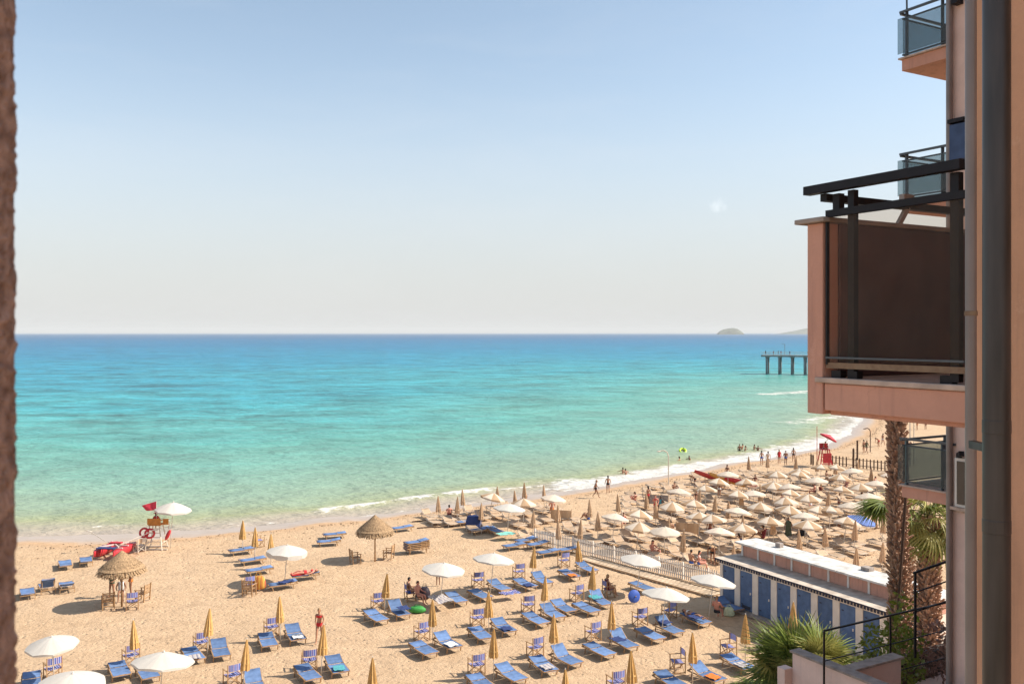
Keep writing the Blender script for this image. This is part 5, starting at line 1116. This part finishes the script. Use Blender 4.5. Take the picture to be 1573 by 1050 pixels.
# the distant red lifeguard seat
RR = at(1267, 716); rt = thing('lifeguard_stand', 'red lifeguard high seat at the far waterline under the red parasol', 'lifeguard chair', RR)
for sx in (-1, 1):
    for sy in (-1, 1): q = MB(); q.bar((sx*0.7, sy*0.6, 0), (sx*0.4, sy*0.35, 2.0), 0.10); q.build('leg', m_red, rt)
for k in range(4): q = MB(); q.bar((-0.6, -0.55+0.04*k, 0.35+0.4*k), (0.6, -0.55+0.04*k, 0.35+0.4*k), 0.08); q.build('rung', m_red, rt)
q = MB(); q.box((0, 0, 2.0), (1.0, 0.9, 0.08)); q.build('seat', m_red, rt); q = MB(); q.box((0, 0.42, 2.35), (1.0, 0.06, 0.6)); q.build('backrest', m_red, rt); q = MB(); q.box((0.1, -0.55, 1.0), (1.0, 0.05, 1.1)); q.build('front_panel', m_red, rt)
person('lifeguard in red on the distant red high seat', RR+Vector((0.1, 0, 1.58)), R(180), 'sit', False, 'tan', 'dark', 'red', 'red', shirt=True)
rp = open_parasol('open_parasol', [m_red], 1.05, 2.3, 1.95, 8, 0.14); rp.location = RR+Vector((-0.45, 0.1, 1.6)); rp.rotation_euler = (0, R(28), 0); tag(rp, 'tilted red parasol over the distant lifeguard seat', 'parasol')
q = MB(); q.tube((0, 0, 0), (0, 0, 4.6), 0.05, 0.03); tag(q.build('flag_pole', m_red, None, loc=RR+Vector((-0.7, 0.6, 0))), 'thin red mast beside the distant lifeguard seat', 'pole')
for (px, py) in ((1246, 713), (1249, 714)):
    q = MB(); q.box((0, 0, 0.55), (0.16, 0.10, 1.1)); q.lathe([(0.12, 1.1), (0.0, 1.3)], 8); tag(q.build('marker_post', m_dwood, None, loc=at(px, py)), 'dark '+('left' if px < 1248 else 'right')+' marker post beside the distant lifeguard seat', 'post')

# ================================================================== POLES
def bent_pole(label, px, py, h, r, m, out_=0.9):
    t = thing('shower_pole', label, 'pole', at(px, py)); q = MB(); pts = [(0, 0, 0), (0, 0, h*0.85), (-out_*0.15, 0, h*0.95), (-out_*0.5, 0, h), (-out_, 0, h*0.985)]; q.path(pts, r, 8); q.build('pole', m, t)
    q = MB(); q.ell((-out_*1.05, 0, h*0.975), (0.22, 0.12, 0.06), 10, 6); q.build('lamp_head', m, t); return t
bent_pole('tall curved white lamp pole standing where the wet sand meets the parasols', 1027, 752, 3.9, 0.05, m_frw)
bent_pole('dark curved pole on the far wet sand near two bathers', 1337, 694, 3.1, 0.06, m_dwood, 0.7)
for px, py, h in ((1317, 706, 2.3), (1311, 722, 2.4)):
    q = MB(); q.box((0, 0, h/2), (0.18, 0.14, h)); q.lathe([(0.13, h), (0.0, h+0.15)], 6); tag(q.build('wooden_post', m_dwood, None, loc=at(px, py)), ('slender' if h < 2.35 else 'taller')+' dark wooden post by the gap in the dark fence', 'post')
t = thing('lamp_post', 'slim pale lamp post just right of the tall palm top', 'pole', at(1398, 715)); q = MB(); q.tube((0, 0, 0), (0, 0, 9.0), 0.09, 0.06); q.tube((0.45, 0, 0), (0.45, 0, 9), 0.06); q.build('pole', m_frw, t); q = MB(); q.bar((0, 0, 7.4), (1.8, 0, 7.4), 0.06); q.build('arm', m_frw, t)
q = MB(); q.tube((0, 0, 0), (0.35, 0, 5.2), 0.045); tag(q.build('leaning_pole', m_dwood, None, loc=(10.85, 25.5, 6.0)), 'thin dark pole leaning between the two palms', 'pole')

# ================================================================== SMALL THINGS ON THE SAND
def cloth(name, label, cat, loc, rz, w, l, m, drape=0.04, seed=0, z=0.0):
    rs = random.Random(seed); q = MB(); V = []; N = 8
    for j in range(N+1):
        for i in range(N+1): V.append(((i/N-0.5)*w+rs.uniform(-.02, .02), (j/N-0.5)*l+rs.uniform(-.02, .02), z+rs.uniform(0, drape)+0.02))
    q.add(V, [(j*(N+1)+i, j*(N+1)+i+1, (j+1)*(N+1)+i+1, (j+1)*(N+1)+i) for j in range(N) for i in range(N)])
    V2 = [(x, y, zz-0.015) for x, y, zz in V]; q.add(V2, [tuple(reversed((j*(N+1)+i, j*(N+1)+i+1, (j+1)*(N+1)+i+1, (j+1)*(N+1)+i))) for j in range(N) for i in range(N)])
    return tag(q.build(name, m, None, True, loc, rz), label, cat)
def bag(name, label, loc, size, m, rz=0, cat='bag'):
    t = thing(name, label, cat, loc, rz); q = MB(); w, d, h = size; q.lathe([(0.42, 0), (0.5, 0.25*h/h*0.5), (0.47, 0.6), (0.36, 0.95), (0.30, 1.0)], 14, (0, 0, 0), lambda a, z, j: 1+0.06*math.sin(3*a+z*4), 0, True); b = q.build('bag_body', m, t, True); b.scale = (w, d, h)
    for s in (-1, 1): q = MB(); q.path([(-0.22*w, s*0.2*d, h*0.95), (-0.1*w, s*0.22*d, h*1.3), (0.1*w, s*0.22*d, h*1.3), (0.22*w, s*0.2*d, h*0.95)], 0.012); q.build('strap', m, t)
    return t
m_green = mat('green_bag', (0.06, 0.33, 0.07), 0.6, 0.15, 4); m_ystripe = canvas_mat('striped_beach_cloth', [(0, (0.62, 0.30, 0.07)), (0.5, (0.70, 0.45, 0.10)), (0.75, (0.50, 0.12, 0.06))], 4)
m_pattern = canvas_mat('patterned_towel', [(0, (0.62, 0.55, 0.50)), (0.4, (0.30, 0.28, 0.34)), (0.7, (0.55, 0.50, 0.48))], 5)
bag('beach_bag', 'bright green beach bag on the sand below the seated couple', at(641, 939), (0.95, 0.5, 0.30), m_green)
bag('beach_bag', 'black round bag right behind the seated couple', at(652, 918), (0.7, 0.6, 0.62), mat('black_nylon', (0.03, 0.02, 0.03), 0.6, 0.1, 4))
bag('beach_bag', 'orange striped bag hanging beside the slatted armchair near the fringed parasol', at(397, 906)+Vector((0, 0, 0.1)), (0.9, 0.5, 0.75), m_ystripe)
bag('beach_bag', 'pale green tote by the lounger at the first hut', at(1120, 945), (0.6, 0.4, 0.45), mat('pale_green_cloth', (0.55, 0.62, 0.42), 0.8, 0.1, 4))
bag('beach_bag', 'heap of dark bags under the closed parasol at the crowd\'s left end', at(727, 812), (1.3, 1.0, 1.05), m_navy)
cloth('beach_towel', 'patterned grey towel draped over the lounger under the couple\'s white parasol', 'towel', at(677, 921, 0.45), HA, 0.95, 1.5, m_pattern, 0.12, 3)
cloth('beach_towel', 'blue and purple towel hung over the lounger under the parasol with clothes', 'towel', at(783, 911, 0.35), HA+R(90), 0.7, 1.1, m_chair, 0.10, 4)
cloth('beach_towel', 'bright yellow towel spread beside the burgundy dressed woman', 'towel', at(1166, 832), HA, 1.3, 1.7, m_cloth['yellow'], 0.05, 5)
cloth('beach_towel', 'turquoise towel slung over the seat left of the picket fence', 'towel', at(777, 820, 0.4), HB, 0.9, 1.3, mat('turquoise_cloth', (0.22, 0.55, 0.47), 0.8, 0.1, 4), 0.08, 6)
cloth('beach_towel', 'navy towel crumpled on the lounger in front of the fringed parasol', 'towel', at(440, 894, 0.36), HB, 0.5, 0.9, m_navy, 0.09, 7)
cloth('beach_towel', 'red towel under the sunburnt sunbather', 'towel', at(462, 881, 0.34), HB, 0.66, 1.2, m_cloth['red'], 0.04, 8)
cloth('beach_towel', 'teal towel over the back of the lounger by the burgundy woman\'s feet', 'towel', at(914, 917, 0.5), HA, 0.6, 0.7, m_cloth['teal'], 0.06, 9)
for k, (px, py) in enumerate(((949, 982), (620, 934), (1068, 947), (1020, 955))):
    cloth('beach_towel', 'navy towel lying on the blue lounger '+('in front of the burgundy woman', 'left of the green bag', 'of the woman lying by the huts', 'under the parasol nearest the walkway end')[k], 'towel', at(px, py, 0.52), HA, 0.6, 0.7, m_navy, 0.05, 20+k)
t = thing('popup_tent', 'round blue folded pop-up shade standing on edge beside the burgundy woman', 'folded tent', at(974, 926)+Vector((0, 0, 0.02))); q = MB(); q.lathe([(0.0, 0.02), (0.35, 0.02), (0.37, 0.0), (0.35, -0.02), (0.0, -0.02)], 24); o = q.build('disc', mat('royal_blue_nylon', (0.05, 0.11, 0.42), 0.5, 0.08, 4), t, True, (0, 0, 0.38)); o.rotation_euler = (R(78), 0, R(15))
q = MB(); q.box((0, 0, 0.38), (0.06, 0.5, 0.04)); q.bar((-.2, 0, 0), (.2, 0, .75), .03); q.build('prop', m_fr, t, loc=(0.1, 0.15, 0))
q = MB(); q.box((0, 0, 0.55), (1.6, 0.05, 1.1)); 
for px, py, m_, lab in ((862, 801, m_tan2, 'tan windbreak cloth at the left end of the crowd'), (1056, 822, m_tan2, 'tan windbreak cloth behind the front closed parasol'), (1012, 776, m_cap, 'grey windbreak cloth behind the second line of parasols')):
    t = thing('windbreak', lab, 'windbreak', at(px, py), R(-15)); q = MB(); V = [((i/8-0.5)*1.7, 0.07*math.sin(i*1.3), z) for z in (0.12, 0.95) for i in range(9)]; q.add(V, [(i, i+1, i+10, i+9) for i in range(8)]); q.build('cloth', m_, t, True)
    for s in (-1, 0, 1): q = MB(); q.tube((s*0.85, 0, 0), (s*0.85, 0, 1.05), 0.018); q.build('stake', m_fr, t)
for px, py, lab in ((660, 800, 'thin driftwood line left of the waterside closed parasols'), (668, 810, 'short driftwood stick on bare sand left of the crowd')):
    q = MB(); q.path([(-1.4, -.3, 0.03), (-.5, -.05, 0.06), (.5, .1, 0.04), (1.5, .35, .05)], 0.045, 6); tag(q.build('driftwood', m_dwood, None, loc=at(px, py)), lab, 'driftwood')
# towels left on some of the blue loungers, and wrack along the tide line
tw = [((297, 1003), 'striped', 'striped towel on the flat lounger right of the big lower left parasol'), ((454, 972), 'white', 'white towel on the raised lounger left of the red bikini woman'), ((807, 894), 'navy', 'navy towel on the flat lounger behind the parasol draped with clothes'), ((834, 1018), 'striped', 'striped towel on the flat front row lounger right of bottom centre'),
      ((874, 879), 'orange', 'orange towel on the flat lounger at the walkway start'), ((688, 984), 'white', 'white towel on the raised lounger in front of the couple'), ((1131, 1015), 'striped', 'striped towel on the pale lounger left of the fan palm'), ((773, 960), 'navy', 'navy towel on the raised lounger below the parasol with clothes'),
      ((517, 1020), 'teal', 'teal towel on the raised lounger in front of the red bikini woman'), ((1087, 1033), 'orange', 'orange towel on the raised lounger right of the left side-turned chair')]
for k, ((px, py), c_, lab) in enumerate(tw):
    mm = {'striped': m_pattern, 'navy': m_navy}.get(c_) or m_cloth[c_]
    o = cloth('beach_towel', lab, 'towel', at(px, py+2, 0.36)-A*0.35, HA+R(jit(12)), 0.5, 0.62, mm, 0.035, 40+k)
rs = random.Random(77); q = MB()
for (x0, y0), (x1, y1) in zip(EDGE[4:-6], EDGE[5:-5]):
    Lg = math.hypot(x1-x0, y1-y0)
    for k in range(int(Lg*9)):
        u = rs.random(); off = rs.gauss(-0.6, 0.35) if rs.random() < 0.7 else rs.uniform(-6, 0); nx_, ny_ = -(y1-y0)/Lg, (x1-x0)/Lg
        c = Vector((x0+(x1-x0)*u+nx_*off, y0+(y1-y0)*u+ny_*off, 0.0)); a = rs.uniform(0, 3.14); w = rs.uniform(0.02, 0.11); d_ = Vector((math.cos(a), math.sin(a), 0)); e_ = Vector((-d_.y, d_.x, 0))
        q.add([c-d_*w, c+e_*w*0.3, c+d_*w, c-e_*w*0.3, c+Vector((0, 0, 0.05))], [(0, 1, 4), (1, 2, 4), (2, 3, 4), (3, 0, 4)])
q.build('seaweed_wrack', mat('dry_seaweed', (0.12, 0.075, 0.04), 0.95, 0.3, 3), kind='stuff')['label'] = 'dry seaweed crumbs strewn along the tide line'
# small side tables, one per open cream parasol pole: skip; buckets and shoes
for k, (px, py) in enumerate(((536, 1003), (300, 929), (430, 960), (700, 935), (1000, 1003))):
    q = MB(); q.ell((0, 0, 0.02), (0.05, 0.12, 0.02), 8, 4); q.ell((0.14, 0.03, 0.02), (0.05, 0.12, 0.02), 8, 4)

# ================================================================== PALMS
m_trunk = mat('palm_trunk', (0.20, 0.125, 0.085), 0.95, 0.35, 6, bump=0.8, bscale=20, stretch=(1, 1, 3), col2=(0.09, 0.05, 0.035)); m_boot = mat('palm_boots', (0.44, 0.28, 0.19), 0.9, 0.3, 7, bump=0.4, col2=(0.20, 0.11, 0.075))
def leaf_mat(name, a, b, trans=0.3): return mat(name, b, 0.5, 0.1, 2.5, rnd=0.25, spec=0.4, trans=trans, col2=a)
m_leaf = leaf_mat('fan_leaf', (0.10, 0.145, 0.03), (0.28, 0.32, 0.07)); m_leafy = leaf_mat('yellowed_fan_leaf', (0.22, 0.22, 0.055), (0.46, 0.41, 0.13)); m_petiole = mat('leaf_stalk', (0.16, 0.15, 0.05), 0.6, 0.1, 5)
def palm_trunk(t, h, r0, r1, seed, z_lo=0.0, nb=700, size=1.0, lean=(0, 0)):
    rs = random.Random(seed); q = MB(); N = 24; pts = [(lean[0]*u*u, lean[1]*u*u, h*u) for u in [i/N for i in range(N+1)]]
    q.path(pts, [r0+(r1-r0)*i/N for i in range(N+1)], 14); q.build('trunk', m_trunk, t, True)
    q = MB()
    for k in range(nb):
        u = (k+rs.random())/nb; z = z_lo+(h-z_lo)*u; uu = z/h; a = k*2.39996+rs.uniform(-.25, .25); r = r0+(r1-r0)*uu; o = Vector((lean[0]*uu*uu, lean[1]*uu*uu, z)); ca, sa = math.cos(a), math.sin(a); n_ = Vector((ca, sa, 0)); tt = Vector((-sa, ca, 0))
        L = (0.16+rs.uniform(0, 0.14))*size; w = (0.055+rs.uniform(0, .03))*size; ou = 0.07+rs.uniform(0, 0.12)*size
        if rs.random() < 0.06: ou += 0.15*size
        b0, b1 = o+n_*(r-0.03), o+n_*(r+ou)+Vector((0, 0, L)); q.add([b0-tt*w*1.5, b0+tt*w*1.5, b1+tt*w*0.6+tt*rs.uniform(-.03, .03), b1-tt*w*0.6, b0+n_*0.05-Vector((0, 0, 0.05)), b1+n_*0.035-Vector((0, 0, 0.03))], [(0, 1, 2, 3), (0, 4, 1), (4, 5, 2, 1), (0, 3, 5, 4), (3, 2, 5)])
    tag(q.build('leaf_bases', m_boot, t), kind='stuff')
def fan_leaf(Lp, Rl, nl, seed, droop=0.3, spread_=250):
    rs = random.Random(seed); q = MB(); pts = [Vector((0, Lp*u, Lp*0.12*math.sin(u*2)-Lp*0.20*u*u)) for u in [i/6 for i in range(7)]]; q.path(pts, [0.03-0.003*i for i in range(7)], 5, 1)
    h = pts[-1]; V = []; F = []
    for k in range(nl):
        a = R(-spread_/2+spread_*k/(nl-1)+rs.uniform(-1.5, 1.5)); L = Rl*(0.72+0.28*math.cos(a*0.55))*rs.uniform(0.88, 1.05); d = Vector((math.sin(a), math.cos(a), 0)); s = Vector((d.y, -d.x, 0)); dr = droop*rs.uniform(0.6, 1.4); w = Rl*0.030; prev = None
        for j in range(6):
            u = j/5; ww = w*(0.5+1.6*u if u < 0.4 else 1.14*(1-u)/0.6+0.06); c = h+d*L*u*(1-0.10*dr*u)+Vector((0, 0, -L*dr*u**2.2+0.04*Rl*math.sin(3*u)-abs(a)*0.02)); o = len(q.v); q.add([c-s*ww+Vector((0, 0, .3*ww)), c, c+s*ww+Vector((0, 0, .3*ww))], [])
            if prev is not None: q.f += [(prev, prev+1, o+1, o), (prev+1, prev+2, o+2, o+1)]; q.m += [0, 0]
            prev = o
    return q
def fan_crown(t, c, n_, lp, rl, mats, seed, el0=-25, el1=80, nl=30, az=None, droop=0.35):
    rs = random.Random(seed); ms_ = [fan_leaf(lp, rl, nl, seed+k, droop).mesh('leaf', [mats[k % len(mats)], m_petiole], False) for k in range(3)]
    for k in range(n_):
        u = (k+0.5)/n_; el = el0+(el1-el0)*u; a = k*137.5+rs.uniform(-12, 12) if az is None else az[0]+(az[1]-az[0])*rs.random(); o = obj('frond', ms_[k % 3], t, c)
        o.rotation_euler = (Matrix.Rotation(R(a), 4, 'Z') @ Matrix.Rotation(R(el), 4, 'X') @ Matrix.Rotation(R(rs.uniform(-25, 25)), 4, 'Y')).to_euler(); s = rs.uniform(0.85, 1.12); o.scale = (s, s, s)
px2 = lambda px, Y: (px-786.5)/1380*Y
t = thing('palm_tree', 'tall palm with shaggy brown trunk passing behind the near balcony', 'palm tree', (px2(1381, 27), 27, 0)); palm_trunk(t, 15.4, 0.19, 0.165, 3, 2.0, 1500, 0.72, (-0.1, 0)); fan_crown(t, (-0.1, 0, 15.4), 26, 1.0, 1.15, [m_leaf, m_leafy], 41)
t = thing('palm_tree', 'shorter palm with golden trunk and yellow green crown under the lower balcony', 'palm tree', (px2(1427, 31), 31, 0)); palm_trunk(t, 9.1, 0.30, 0.24, 5, 2.0, 1000, 0.85); fan_crown(t, (0, 0, 9.2), 30, 0.75, 0.95, [m_leafy, m_leaf, m_leafy], 51, -75, 70, 26, droop=0.6)
t = thing('palm_tree', 'palm half hidden behind the tall trunk, its green frond reaching left', 'palm tree', (px2(1392, 33), 33, 0)); palm_trunk(t, 9.0, 0.22, 0.19, 6, 2.0, 300, 0.8); fan_crown(t, (0, 0, 9.1), 7, 0.9, 1.1, [m_leaf], 61, -5, 18, 30, az=(65, 105), droop=0.35)
t = thing('fan_palm', 'bushy bright green fan palm in front of the blue hut doors', 'palm tree', (px2(1222, 26.5), 26.5, 0)); palm_trunk(t, 5.2, 0.30, 0.25, 8, 0.5, 350, 1.0); fan_crown(t, (0, 0, 5.3), 34, 0.85, 1.15, [m_leaf, m_leafy, m_leaf], 71, -35, 85, 32, droop=0.22)
t = thing('fan_palm', 'smaller fan palm peeking over the terrace railing', 'palm tree', (px2(1262, 25.5), 25.5, 0)); palm_trunk(t, 5.9, 0.22, 0.2, 9, 0.5, 200, 0.8); fan_crown(t, (0, 0, 6.0), 18, 0.6, 0.85, [m_leafy, m_leaf], 81, -10, 85, 28, droop=0.2)
t = thing('fan_palm', 'dark fan palm fronds spreading at the bottom edge below the bright fan palm', 'palm tree', (px2(1178, 27), 27, 0)); palm_trunk(t, 4.3, 0.2, 0.18, 10, 0.5, 120, 0.8); fan_crown(t, (0, 0, 4.4), 16, 0.7, 1.0, [m_leaf], 91, -20, 50, 30, droop=0.3)
# shrubs seen through the terrace railing
def shrub(name, label, loc, r, h, m, nleaf, seed, cat='shrub'):
    rs = random.Random(seed); t = thing(name, label, cat, loc); q = MB()
    for k in range(7): a = rs.uniform(0, 6.28); q.tube((0, 0, 0), (math.cos(a)*r*.5, math.sin(a)*r*.5, h*0.75), 0.025, 0.01, 5)
    q.build('stems', m_trunk, t); q = MB()
    for k in range(nleaf):
        a, u = rs.uniform(0, 6.28), rs.random(); rr = r*rs.random()**0.5*(0.6+0.5*math.sin(3*u)); c = Vector((math.cos(a)*rr, math.sin(a)*rr, h*(0.15+0.85*u))); d = Vector((rs.uniform(-1, 1), rs.uniform(-1, 1), rs.uniform(-.4, 1))).normalized(); s = d.cross(Vector((rs.random(), rs.random(), rs.random()))).normalized(); L = rs.uniform(0.10, 0.2)
        q.add([c, c+d*L*.5+s*L*.25, c+d*L, c+d*L*.5-s*L*.25], [(0, 1, 2, 3)])
    tag(q.build('foliage', m, t), kind='stuff'); return t
m_sh = leaf_mat('shrub_leaf', (0.09, 0.14, 0.02), (0.26, 0.28, 0.04)); m_shp = leaf_mat('reddish_shrub_leaf', (0.16, 0.09, 0.06), (0.36, 0.2, 0.16))
shrub('shrub', 'yellow green shrub behind the terrace parapet corner', ab(14.2, 18.2, 5.2), 0.8, 3.3, m_sh, 1400, 1); shrub('shrub', 'thin climbing shrub against the dark retaining wall', ab(14.6, 19.3, 5.0), 0.45, 4.0, m_sh, 500, 2); shrub('shrub', 'reddish shrub right of the yellow green one', ab(14.3, 20.2, 5.0), 0.8, 3.2, m_shp, 1300, 3)

# ================================================================== PIER
m_conc = mat('pier_concrete', (0.24, 0.25, 0.25), 0.85, 0.15, 0.6); pr_ = thing('pier', 'long pier on concrete columns reaching from behind the balcony into the sea', 'pier', (0, 0, 0))
P0, P1 = Vector((px2(1171, 352), 352, 0)), Vector((215, 300, 0)); pd = (P1-P0).normalized(); pn = Vector((-pd.y, pd.x, 0)); rz = math.atan2(pd.y, pd.x); ZD = 6.9
q = MB(); q.bar(P0+Vector((0, 0, ZD-0.35)), P1+Vector((0, 0, ZD-0.35)), 7.0, 0.7); q.build('deck', m_conc, pr_)
s_ = 2.0; k = 0; L = (P1-P0).length
while s_ < L:
    for w_ in ((-2.6, 2.6)):
        q = MB(); c = P0+pd*s_+pn*w_; q.tube(c+Vector((0, 0, -2.5)), c+Vector((0, 0, ZD-0.7)), 0.36, 0.36, 12); q.build('column', m_conc, pr_, True)
    q = MB(); c = P0+pd*s_; q.bar(c-pn*3+Vector((0, 0, ZD-0.95)), c+pn*3+Vector((0, 0, ZD-0.95)), 0.9, 0.5); q.build('crossbeam', m_conc, pr_)
    s_ += 4.7
for w_ in (-3.4, 3.4):
    q = MB()
    for z in (0.55, 1.1): q.bar(P0+pn*w_+Vector((0, 0, ZD+z)), P1+pn*w_+Vector((0, 0, ZD+z)), 0.07)
    n_ = int(L/2.5)
    for i in range(n_+1): c = P0+pn*w_+pd*(i*2.5); q.bar(c+Vector((0, 0, ZD)), c+Vector((0, 0, ZD+1.1)), 0.07)
    q.build('railing', m_white, pr_)
q = MB(); c = P0+pd*8.5; q.tube(c+Vector((0, 0, ZD)), c+Vector((0, 0, ZD+4.2)), 0.09); q.tube(c+Vector((0, 0, ZD+4.1)), c+Vector((-1.4, 0, ZD+4.5)), 0.07); q.build('lamp', m_conc, pr_)
for i, (s_, w_, cl, lab) in enumerate(((1.2, 0.5, 'black', 'person in black at the very tip of the pier'), (4.5, -2, 'burgundy', 'first of the small group near the pier tip'), (6.2, -1, 'black', 'second of the small group near the pier tip'), (7.4, -2.5, 'red', 'person in red near the pier lamp'), (10.6, -2, 'blue', 'person right of the pier lamp'), (17, 1, 'black', 'left person of the couple mid-pier'), (18.4, -1, 'olive', 'right person of the couple mid-pier'), (19.8, 0.5, 'black', 'third walker behind the couple mid-pier'), (33, -2, 'green', 'lone walker on the pier beside the balcony edge'))):
    c = P0+pd*s_+pn*w_; c.z = ZD; person(lab, c, R(40*i), 'stand', i % 2 == 0, 'brown', 'dark', cl, cl, shirt=True)
